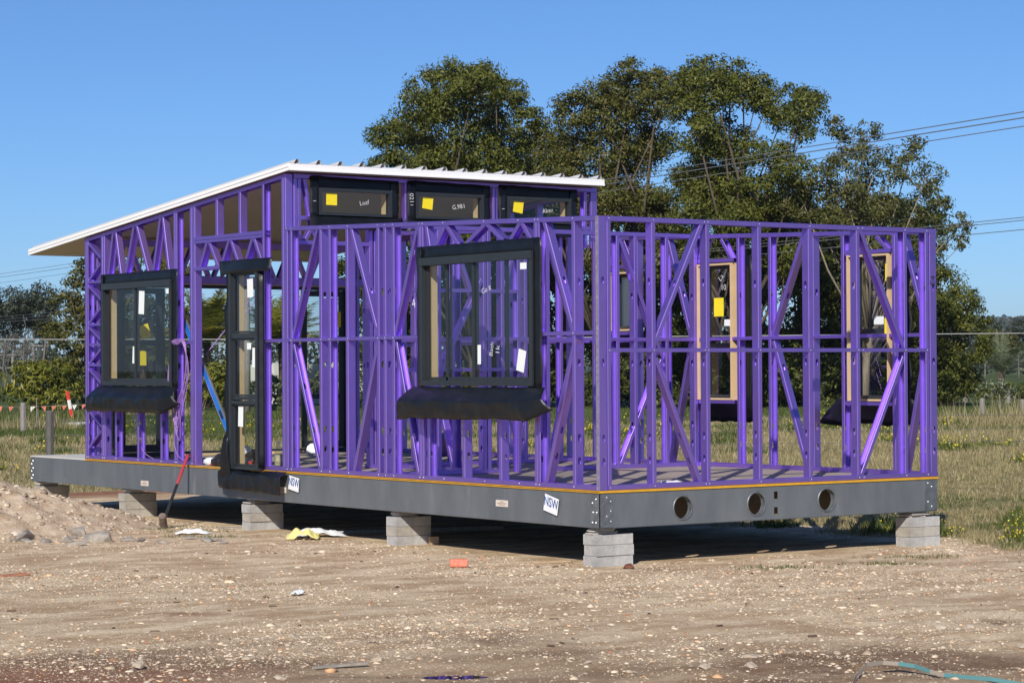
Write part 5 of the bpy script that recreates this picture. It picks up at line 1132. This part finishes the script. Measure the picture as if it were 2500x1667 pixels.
    ('bare_tree', 'bare', (65.67, 160.74), [(0.02, 4.18, 0.71), (-0.44, 3.54, 0.58), (0.47, 3.6, 0.58), (0.01, 2.89, 0.58)], 'second grey leafless tree from the left edge below the far gums', {'far': 1}),
    ('bare_tree', 'bare', (66.46, 160.18), [(0.02, 4.18, 0.71), (-0.44, 3.53, 0.58), (0.47, 3.59, 0.58), (0.01, 2.88, 0.58)], 'third grey leafless tree from the left edge below the far gums', {'far': 1}),
    ('round_tree', 'olive', (113.73, 101.96), [(-0.4, 3.61, 0.46), (0.33, 3.84, 0.52), (0.99, 3.54, 0.46), (0.18, 3.11, 0.64), (1.34, 2.96, 0.46), (-0.83, 2.97, 0.46)], 'rounded olive tree behind the palm at the right edge', {'far': 1}),
    ('far_gum_tree', 'gum', (179.62, 165.52), [(-0.38, 5.62, 0.8), (0.28, 4.95, 0.97), (-0.17, 3.63, 1.06), (1.17, 5.83, 0.71)], 'dark far tree left of the rounded olive tree, below the hill', {'far': 1}),
    ('far_gum_tree', 'gum', (190.13, 170.32), [(0.16, 5.98, 1.01), (0.61, 4.59, 1.1), (-0.53, 5.29, 0.83)], 'dark far tree at the right edge below the hill', {'far': 1}),
    ('leafy_shrub', 'dark', (80.59, 70.32), [(-0.74, 0.52, 0.38), (0.11, 0.41, 0.38), (0.86, 0.51, 0.38), (-0.31, 0.09, 0.34), (0.54, 0.04, 0.34), (-1.16, 0.14, 0.3)], 'dark shrub mass below the palm at the right edge', {}),
    ('leafy_shrub', 'greygreen', (73.31, 66.9), [(-0.4, 0.2, 0.36), (0.2, 0.09, 0.32), (-0.8, -0.1, 0.32)], 'scrubby bush at the right behind the frame corner', {}),
    ('sapling', 'sapling', (49.08, 41.2), [(-0.32, 1.14, 0.2), (0.11, 1.28, 0.23), (0.39, 1.0, 0.2), (-0.46, 0.79, 0.17), (-0.04, 0.93, 0.2), (0.53, 0.71, 0.17), (-0.67, 1.0, 0.14), (0.17, 0.72, 0.14)], 'young pale stemmed sapling with grey leaves between fence posts', {'sap': 1}),
]
for name, kind, base, lobes, label, kw in TREES:
    if label[0] == 'U' and label[1:].isdigit():
        tree(name, kind, base, lobes, ORD[int(label[1:])]+' from the left of the dark understorey trees behind the house', group='understorey trees behind the house')
    else: tree(name, kind, base, lobes, label, **kw)

# palms
def palm(base, th, n, fl, kind, label, seed, bend=1., e0=.1, lw=.26):
    r = np.random.default_rng(seed); gz = GZ_at(*base)
    root = empty('palm_tree', (base[0], base[1], gz-.03), label, 'palm')
    m = MB(); m.tube([(0,0,0), (.05,0,th*.5), (.0,.03,th)], [.22,.18,.16], 9); m.build('trunk', MAT['bark'], root, True)
    Vs = []; Ts = []
    for k in range(n):
        az = 2*math.pi*k/n+r.normal()*.2; el = r.uniform(e0, 1.4); ln = fl*r.uniform(.75, 1.1)
        p = np.array([0, 0, th]); d = np.array([math.cos(az)*math.cos(el), math.sin(az)*math.cos(el), math.sin(el)]); ns = 22; tint0 = r.random()*.75 if r.random() > .12 else 1.
        for j in range(ns):
            d = d+np.array([0, 0, -1])*(.042*bend)*(.4+j/ns*1.3); d /= np.linalg.norm(d); p2 = p+d*ln/ns
            s_ = np.cross(d, [0, 0, 1.]); s_ /= max(1e-6, np.linalg.norm(s_)); up_ = np.cross(s_, d)
            if j > 1:
                w_ = fl*lw*math.sin(min(1, (j+2)/ns*1.05)*math.pi)**.6+.06
                for sg in (-1, 1):
                    for q in range(1 if kind == 'palmgrey' else 2):
                        b_ = p+d*(ln/ns)*q*.5; e = s_*sg*.80+d*.60-np.array([0, 0, .30*bend])+up_*.12+r.normal(size=3)*.08; e /= np.linalg.norm(e); e = e*w_
                        hw = d*fl*.011
                        Vs += [b_-hw, b_+hw, b_+e*.6+hw*.8, b_+e]; Ts.append(np.clip(tint0+r.normal()*.12, 0, 1))
            hw = s_*.018; Vs += [p-hw, p+hw, p2+hw, p2-hw]; Ts.append(.3); p = p2
    V = np.array(Vs); link('fronds', fast_mesh('fronds', V, np.arange(len(V)).reshape(-1, 4), LEAF[kind], Ts), root)
palm((40.6, 82.8), 3.1, 46, 3.1, 'palm', 'yellowish palm behind the open doorway, left of the narrow window', 1)
palm((45.4, 84.2), 3.1, 44, 3.1, 'palm', 'palm behind the narrow window, in front of the pale wall', 2)
palm((38.6, 85.4), 2.4, 40, 2.6, 'palm', 'lower palm seen through the left sliding window', 6)
palm((98.2, 87.0), 1.3, 26, 3.1, 'palmgrey', 'large grey green date palm at the right edge', 3, .9, .3, .17)
palm((104.2, 89.4), 1.5, 24, 3.1, 'palmgrey', 'second date palm cut by the right edge of the picture', 4, .9, .3, .17)
palm((73.9, 69.0), .9, 26, 2.2, 'palm', 'low palm just right of the frame corner under the rounded tree', 5)

# ------------------------------------------------------------------ grass and weeds
def grass(n, seed, hmin, hmax, sel, wid=.010, blades=5):
    r = np.random.default_rng(seed); x, y, d = sel(r, n); n = len(x); z = GZ_arr(x, y); k = np.clip(d/38, .8, 3.)
    B = blades; X_ = np.repeat(x, B)+r.normal(size=n*B)*.035*np.repeat(k, B); Y_ = np.repeat(y, B)+r.normal(size=n*B)*.035*np.repeat(k, B); Z_ = np.repeat(z, B)-.01
    h = np.repeat((hmin+(hmax-hmin)*r.random(n)**2)*(.6+.8*fbm(x, y, .35, 61)), B)*(.6+.6*r.random(n*B))*np.repeat(np.clip(k, .8, 1.5), B)
    an = r.random(n*B)*6.283; wd = wid*np.repeat(k, B)*(.7+.6*r.random(n*B)); ca, sa = np.cos(an)*wd, np.sin(an)*wd
    lx, ly = r.normal(size=n*B)*.32*h, r.normal(size=n*B)*.32*h
    V = np.stack([np.stack([X_-ca, Y_-sa, Z_], 1), np.stack([X_+ca, Y_+sa, Z_], 1), np.stack([X_+lx, Y_+ly, Z_+h], 1)], 1).reshape(-1, 3)
    return V, np.arange(len(V)).reshape(-1, 3), np.repeat(r.random(n)*.6, B)+.4*r.random(n*B), x, y
def sel_field(r, n):
    d = 21+(98-21)*r.random(n*3)**1.35; a = (r.random(n*3)-.5)*.62
    x = CAM.x+d*np.sin(YAW+a); y = CAM.y+d*np.cos(YAW+a); k = (pad_mask(x, y) < .1+.35*(r.random(n*3)-.5)) & ~((x > -.1) & (x < W+.05) & (y > -.1) & (y < L3+.05))
    return x[k][:n], y[k][:n], d[k][:n]
V_, F_, T_, gx_, gy_ = grass(95000, 51, .03, .12, sel_field)
gn = fbm(gx_, gy_, .16, 62)*.6+fbm(gx_, gy_, .9, 63)*.4
dg = np.hypot(gx_-CAM.x, gy_-CAM.y)
lug = (gx_-CAM.x)*RT[0]+(gy_-CAM.y)*RT[1]
isg = (gn+.35*np.clip((dg-66)/22, 0, 1)+.5*((lug < -8) & (dg > 64))+.3*(dg > 80)+.12*(RNG.random(len(gn))-.5)) > .64
fk = np.repeat(isg, 5)
MAT['drygrass'] = leaf_mat('dry_grass', (.21, .175, .08), (.46, .385, .205), (.60, .52, .33), .3)
MAT['greengrass'] = leaf_mat('green_grass', (.055, .085, .016), (.13, .16, .04), (.21, .20, .07), .3)
def sub(V, F, T, k):
    F2 = F[k]; u, inv = np.unique(F2, return_inverse=True); return V[u], inv.reshape(-1, 3), T[k]
a_ = sub(V_, F_, T_, ~fk); link('dry_grass', fast_mesh('dry_grass', a_[0], a_[1], MAT['drygrass'], a_[2]), label='dry straw coloured grass covering the paddock behind the house', cat='grass', kind='stuff')
a_ = sub(V_, F_, T_, fk); link('green_grass', fast_mesh('green_grass', a_[0], a_[1], MAT['greengrass'], a_[2]), label='green grass patches in the paddock and along the far lawn', cat='grass', kind='stuff')
# sparse tufts on the pad edge
def sel_tuft(r, n):
    cx_ = [(2.2, -1.35), (3.0, -.9), (3.6, -2.2), (1.2, -1.0), (4.0, -2.6), (-.9, 5.6), (-.65, 6.9), (-.55, 6.45), (-.4, 7.3), (4.3, -1.6)]
    k = r.integers(0, len(cx_), n); c_ = np.array(cx_)[k]; e = r.normal(size=(n, 2))
    off_ = e[:, :1]*RT[None]*.22+e[:, 1:]*FW[None]*.07; p = c_+off_; return p[:, 0], p[:, 1], np.full(n, 24.)
V_, F_, T_, _, _ = grass(900, 52, .012, .06, sel_tuft, .006)
link('grass_tufts', fast_mesh('grass_tufts', V_, F_, MAT['greengrass'], T_), label='sparse green tufts growing through the gravel', cat='grass', kind='stuff')
# flowering weeds
def sel_weed(r, n):
    nc = 110; d = 24+62*r.random(nc)**1.2; a = (r.random(nc)-.5)*.6
    x = CAM.x+d*np.sin(YAW+a); y = CAM.y+d*np.cos(YAW+a); k0 = (pad_mask(x, y) < -.25) & ~((x > -.3) & (x < W+.2) & (y > -.3) & (y < L3+.2)); x, y, d = x[k0], y[k0], d[k0]
    ex = [(5.3, -.1), (5.9, -.5), (5.1, 1.0), (6.4, .2), (5.6, 2.2), (7.0, 1.5), (8.3, 2.6), (8.0, .4), (4.9, 1.6), (4.7, 3.0)]
    x = np.concatenate([x]+[np.array([e[0]]) for e in ex]); y = np.concatenate([y]+[np.array([e[1]]) for e in ex]); d = np.concatenate([d]+[np.array([26.]) for e in ex])
    k = r.integers(0, len(x), n); s_ = .15*np.clip(d[k]/35, .8, 2); return x[k]+r.normal(size=n)*s_, y[k]+r.normal(size=n)*s_, d[k]
V_, F_, T_, wx, wy = grass(8000, 53, .08, .24, sel_weed, .012, 4)
link('weeds', fast_mesh('weeds', V_, F_, MAT['greengrass'], T_), label='clumps of green flowering weeds scattered over the paddock', cat='weeds', kind='stuff')
r = np.random.default_rng(54); tips = V_.reshape(-1, 3, 3)[:, 2]; tips = tips[(r.random(len(tips)) < .30*np.clip(2.2*(fbm(tips[:, 0], tips[:, 1], .5, 66)-.4), 0, 1)*2)]; n = len(tips); dd = np.hypot(tips[:, 0]-CAM.x, tips[:, 1]-CAM.y)
s_ = (.011*np.clip(dd/30, .9, 2.2))[:, None]; e1 = r.normal(size=(n, 3)); e1 /= np.linalg.norm(e1, axis=1)[:, None]; e2 = np.cross(e1, r.normal(size=(n, 3))); e2 /= np.linalg.norm(e2, axis=1)[:, None]
Vf = np.stack([tips-e1*s_, tips+e2*s_, tips+e1*s_, tips-e2*s_], 1).reshape(-1, 3)
link('weed_flowers', fast_mesh('weed_flowers', Vf, np.arange(n*4).reshape(-1, 4), leaf_mat('yellow_petal', (.62, .50, .02), (.85, .70, .04), None, .2), r.random(n)), label='small yellow flowers on the weeds in the paddock', cat='flowers', kind='stuff')
# tall reeds of dry grass near the fences
def sel_tall(r, n):
    cx_ = [(29.5, 66.), (17.8, 51.), (39, 31.), (41, 29.5), (36.5, 32.5), (43, 28), (40, 30)]; k = r.integers(0, len(cx_), n); p = np.array(cx_)[k]+r.normal(size=(n, 2))*1.1; return p[:, 0], p[:, 1], np.full(n, 62.)
V_, F_, T_, _, _ = grass(1500, 55, .22, .62, sel_tall, .008, 3)
link('tall_dry_grass', fast_mesh('tall_dry_grass', V_, F_, MAT['drygrass'], T_), label='tall dry grass stalks standing along the fences', cat='grass', kind='stuff')

# ------------------------------------------------------------------ fences, flags, poles, wires
def post(loc, h, r0, mat, label, name='fence_post', cat='post', group='fence posts', lean=0.):
    g = GZ_at(*loc); m = MB(); m.tube([(0,0,-.1),(lean*.5,0,h*.5),(lean,0,h*.97),(lean,0,h)], [r0,r0*.96,r0*.9,r0*.6], 7)
    return m.build(name, mat, None, False, label, cat, group, at=None), g
for loc, h, r0, mt, lab in [((16.16,48.46), .86, .095, 'greywood', 'pale round fence post at the left edge near the flags'), ((6.93,26.45), .98, .085, 'darkpost', 'dark squat fence post behind the deck corner'), ((2.2,22.6), 1.15, .06, 'darkpost', 'dark post overgrown with weeds at the extreme left edge'),
        ((48.05,41.08), .63, .10, 'greywood', 'weathered fence post left of the sapling'), ((69.8,60.1), .55, .11, 'greywood', 'short fence post right of the sapling, further back'), ((49.91,40.95), .60, .10, 'greywood', 'fence post at the right edge of the picture'), ((69.6,62.6), .95, .12, 'greywood', 'tall pale post right of the frame corner'), ((68.0,62.8), .75, .10, 'greywood', 'grey post partly hidden behind the frame corner'), ((66.0,63.4), .7, .06, 'greywood', 'thin post beside the frame corner')]:
    o, g = post(loc, h, r0, MAT[mt], lab); o.location = (loc[0], loc[1], g)
m = MB()
for zz_ in (.25, .5, .78):
    a, b_ = V3((6.93, 26.45, GZ+zz_)), V3((30., 14.0, GZ+zz_)); m.tube([a+(b_-a)*t_v-V3((0,0,.05*math.sin(t_v*math.pi))) for t_v in np.linspace(0, 1, 9)], .0045, 4)
m.build('wire_fence', MAT['fencewire'], None, False, 'thin wire fence strands crossing the dry grass behind the house', 'fence')
# flag bunting and striped stake
bu = empty('flag_bunting', (29.5, 74.0, GZ), 'line of orange and white pennants strung across the lawn at left', 'bunting')
A_, B_ = V3((24.5-29.5, 73.2-74, .40)), V3((34.2-29.5, 80.5-74, .30))
m = MB(); pts_ = [A_+(B_-A_)*t_v-V3((0,0,.10*math.sin(t_v*math.pi))) for t_v in np.linspace(0, 1, 20)]; m.tube(pts_, .006, 4); m.build('cord', MAT['whiteflag'], bu)
for k in range(13):
    t_v = .03+k*.075; p = A_+(B_-A_)*t_v-V3((0,0,.10*math.sin(t_v*math.pi))); d = V3((RT[0], RT[1], 0)); sw = .12*random.uniform(-1, 1)
    m = MB(); m.add([p-d*.10, p+d*.10, p+d*sw+V3((0,0,-.22))], [(0,1,2)]); o = m.build('pennant', MAT['whiteflag'] if k % 4 == 2 else MAT['orange'], bu); md = o.modifiers.new('t', 'SOLIDIFY'); md.thickness = .006
sk = empty('striped_stake', (25.4, 64.9, GZ), 'leaning red and white striped stake on the lawn', 'stake')
for k in range(3):
    m = MB(); a = V3((-.06*k*RT[0], -.06*k*RT[1], .33*k)); b_ = V3((-.06*(k+1)*RT[0], -.06*(k+1)*RT[1], .33*(k+1))); m.tube([a, b_], .07, 6); m.build('stripe', MAT['redplast'] if k != 1 else MAT['whiteflag'], sk)
# young stake with seedling
m = MB(); m.tube([(0,0,0),(.02,0,.5),(0,0,.95)], [.02,.018,.012], 5); o = m.build('seedling_stake', MAT['greywood'], None, False, 'thin stake with a seedling right of the pale fence post', 'stake'); o.location = (16.95, 49.3, GZ)
plank((20.5, 54.0), 1.1, .12, .10, .1, MAT['whiteplast'], 'white pipe lying on the lawn left of the frame', 'white_pipe', 'pipe')
# weathered pole behind the narrow window
m = MB(); m.tube([(0,0,-.2),(.02,0,2.5),(.0,0,5.0),(.0,0,5.3)], [.15,.14,.125,.11], 9); m.build('trunk_pole', MAT['greywood'], None, True, 'thick weathered wooden pole seen through the narrow window', 'pole').location = (36.24, 71.2, GZ)
# pale boundary wall, posts and panels
wv = empty('boundary_wall', (46.98, 90.57, GZ), 'pale concrete wall far behind the glazed door', 'wall')
a, b_ = V3((0,0,0)), V3((51.9-46.98, 87.0-90.57, 0)); dv = (b_-a)/4
for k in range(4):
    m = MB(); p0, p1 = a+dv*k, a+dv*(k+1); nrm = V3((-dv.y, dv.x, 0)).normalized()*.06
    m.add([p0-nrm, p1-nrm, p1+nrm, p0+nrm]+[q+V3((0,0,2.0)) for q in (p0-nrm, p1-nrm, p1+nrm, p0+nrm)], [(3,2,1,0),(4,5,6,7),(0,1,5,4),(1,2,6,5),(2,3,7,6),(3,0,4,7)]); m.build('wall_panel', MAT['wall'], wv)
    m = MB(); q = p0-nrm*1.6; m.add([q+V3((dx, dy, z_)) for z_ in (0, 2.08) for dx, dy in ((-.12,-.12),(.12,-.12),(.12,.12),(-.12,.12))], [(3,2,1,0),(4,5,6,7),(0,1,5,4),(1,2,6,5),(2,3,7,6),(3,0,4,7)]); m.build('wall_post', MAT['wall'], wv)
# far power poles with cross arms
for (x, y), h, lab in [((110.5,263.8), 4.0, 'left of two far power poles with cross arms before the bare trees'), ((112.6,262.3), 5.2, 'right of two far power poles with cross arms before the bare trees')]:
    pp = empty('power_pole', (x, y, GZ), lab, 'power pole', 'far power poles')
    m = MB(); m.tube([(0,0,0),(0,0,h)], [.22,.16], 7); m.build('shaft', MAT['greywood'], pp)
    for zz_ in ((h-.4,) if h > 5 else (h-.3, h-1.9)):
        m = MB(); d = V3((RT[0], RT[1], 0)); m.tube([V3((0,-.2,zz_))-d*1.7, V3((0,-.2,zz_))+d*1.7], .11, 4); m.build('cross_arm', MAT['greywood'], pp)
WIRES = [((64.51,161.56,8.76),(33.96,26.18,7.51),'top strand of the upper power line',.015),((64.51,161.56,8.50),(33.96,26.18,7.36),'middle strand of the upper power line',.017),((64.51,161.56,8.05),(33.96,26.18,7.14),'bottom strand of the upper power line',.013),
 ((72.63,180.33,5.82),(43.74,35.17,5.59),'top strand of the lower power line',.013),((72.63,180.33,5.57),(43.74,35.17,5.50),'middle strand of the lower power line',.013),((72.63,180.33,5.35),(43.74,35.17,5.21),'bottom strand of the lower power line',.013)]
for a, b_, lab, rad in WIRES:
    a, b_ = V3(a), V3(b_); d = b_-a; a2 = a-d*.6; b2 = b_+d*.25; m = MB()
    m.tube([a2+(b2-a2)*t_v-V3((0,0,.30*math.sin(t_v*math.pi)-.22)) for t_v in np.linspace(0, 1, 25)], rad, 5)
    m.build('power_line', MAT['wire'], None, False, lab+' crossing the sky behind the trees', 'power line', 'power line strands')
m = MB(); m.tube([(-6., 76.7, 2.22), (17.5, 60., 2.13), (29.7, 51.3, 2.06), (60, 29.7, 2.2)], .015, 5); m.build('service_cable', MAT['palewire'], None, False, 'single pale cable running level across the trees at left', 'cable')

# ------------------------------------------------------------------ far hill
hn, hm = 90, 14; vs_ = []
for j in range(hm):
    for i in range(hn):
        lu_ = -900+1900*i/(hn-1); t_v = j/(hm-1); dd_ = 1250+900*t_v
        prof = 4+34*math.exp(-((lu_-400)/190)**2)+20*math.exp(-((lu_-720)/160)**2)+6*math.exp(-((lu_+500)/200)**2)
        h = prof*math.sin(min(1, t_v*1.6)*math.pi/2)*(1+.10*noise.noise(V3((lu_*.02, j*.7, 0))))+2.0*noise.noise(V3((lu_*.09, j*2., 3)))
        x, y = at_view(lu_, dd_); vs_.append((x, y, GZ-2+h))
hmat = leaf_mat('hill_forest', (.03, .042, .024), (.06, .072, .045), None, 0)
m = MB(); m.add(vs_, [(j*hn+i, j*hn+i+1, (j+1)*hn+i+1, (j+1)*hn+i) for j in range(hm-1) for i in range(hn-1)]); hill = m.build('hill', pmat('hill_ground', (.030, .042, .026), rough=1, col2=(.055, .068, .040), nscale=.05), None, True, kind='structure')
r = np.random.default_rng(77); Hv = np.array(vs_); n = 5200
k = r.integers(0, len(Hv), n); c = Hv[k]+np.concatenate([r.normal(size=(n, 2))*14, np.zeros((n, 1))], 1)
# seat the canopy on the slope by nearest profile
sel_ = (Hv[k][:, 2] > 1.5); c = c[sel_]; C_ = c+np.array([0, 0, .8])
nn2 = len(C_); Rc = r.uniform(2.2, 4.2, nn2); Vh = []; n_l = 10
e = r.normal(size=(nn2, n_l, 3)); e /= np.linalg.norm(e, axis=2)[..., None]; e[..., 2] = np.abs(e[..., 2]); cc = (C_[:, None]+e*Rc[:, None, None]*np.array([1, 1, .7])).reshape(-1, 3)
a = r.normal(size=cc.shape); a /= np.linalg.norm(a, axis=1)[:, None]; b2 = np.cross(a, r.normal(size=cc.shape)); b2 /= np.linalg.norm(b2, axis=1)[:, None]; s_ = r.uniform(.8, 1.8, (len(cc), 1))
Vh = np.stack([cc-a*s_, cc+b2*s_, cc+a*s_, cc-b2*s_], 1).reshape(-1, 3)
link('hill_forest', fast_mesh('hill_forest', Vh, np.arange(len(Vh)).reshape(-1, 4), hmat, r.random(len(cc))), label='unbroken dark forest covering the distant hill at right', cat='forest', kind='stuff')
# far woodland closing the horizon
ww = []; 
for i in range(420):
    lu_ = -230+460*i/419+r.normal()*2; dd_ = 330+r.random()*120; x, y = at_view(lu_, dd_); ww.append((x, y, r.uniform(5, 9.5)*(1 if lu_ < 60 else .85)))
ww = np.array(ww); n_l = 110
e = r.normal(size=(len(ww), n_l, 3)); e /= np.linalg.norm(e, axis=2)[..., None]; rad = r.random((len(ww), n_l, 1))**.4
cc = (np.stack([ww[:, 0], ww[:, 1], GZ+ww[:, 2]*.55], 1)[:, None]+e*rad*np.stack([ww[:, 2]*.42, ww[:, 2]*.42, ww[:, 2]*.5], 1)[:, None]).reshape(-1, 3)
a = r.normal(size=cc.shape); a /= np.linalg.norm(a, axis=1)[:, None]; b2 = np.cross(a, r.normal(size=cc.shape)); b2 /= np.linalg.norm(b2, axis=1)[:, None]; s_ = r.uniform(.25, .6, (len(cc), 1))
Vh = np.stack([cc-a*s_, cc+b2*s_*.6, cc+a*s_, cc-b2*s_*.6], 1).reshape(-1, 3)
link('far_woodland', fast_mesh('far_woodland', Vh, np.arange(len(Vh)).reshape(-1, 4), LEAF['gum'], r.random(len(cc))), label='continuous belt of dark woodland along the horizon', cat='woodland', kind='stuff')

# ------------------------------------------------------------------ air
hx0, hx1, hy0, hy1 = float(gx[0])-50, float(gx[-1])+50, float(gy[0])-50, float(gy[-1])+50
m = MB(); m.box((hx0, hy0, GZ-4.0), (hx1, hy1, 52.0))
hz_m = bpy.data.materials.new('air_haze'); hz_m.use_nodes = True; t = hz_m.node_tree; t.nodes.clear()
o_ = t.nodes.new('ShaderNodeOutputMaterial'); pv = t.nodes.new('ShaderNodeVolumePrincipled')
pv.inputs['Color'].default_value = (.90, .955, 1, 1); pv.inputs['Density'].default_value = .00011; pv.inputs['Anisotropy'].default_value = .2
t.links.new(pv.outputs[0], o_.inputs['Volume'])
m.build('haze', hz_m, None, kind='stuff', label='faint blue haze over the distant hill', cat='haze')
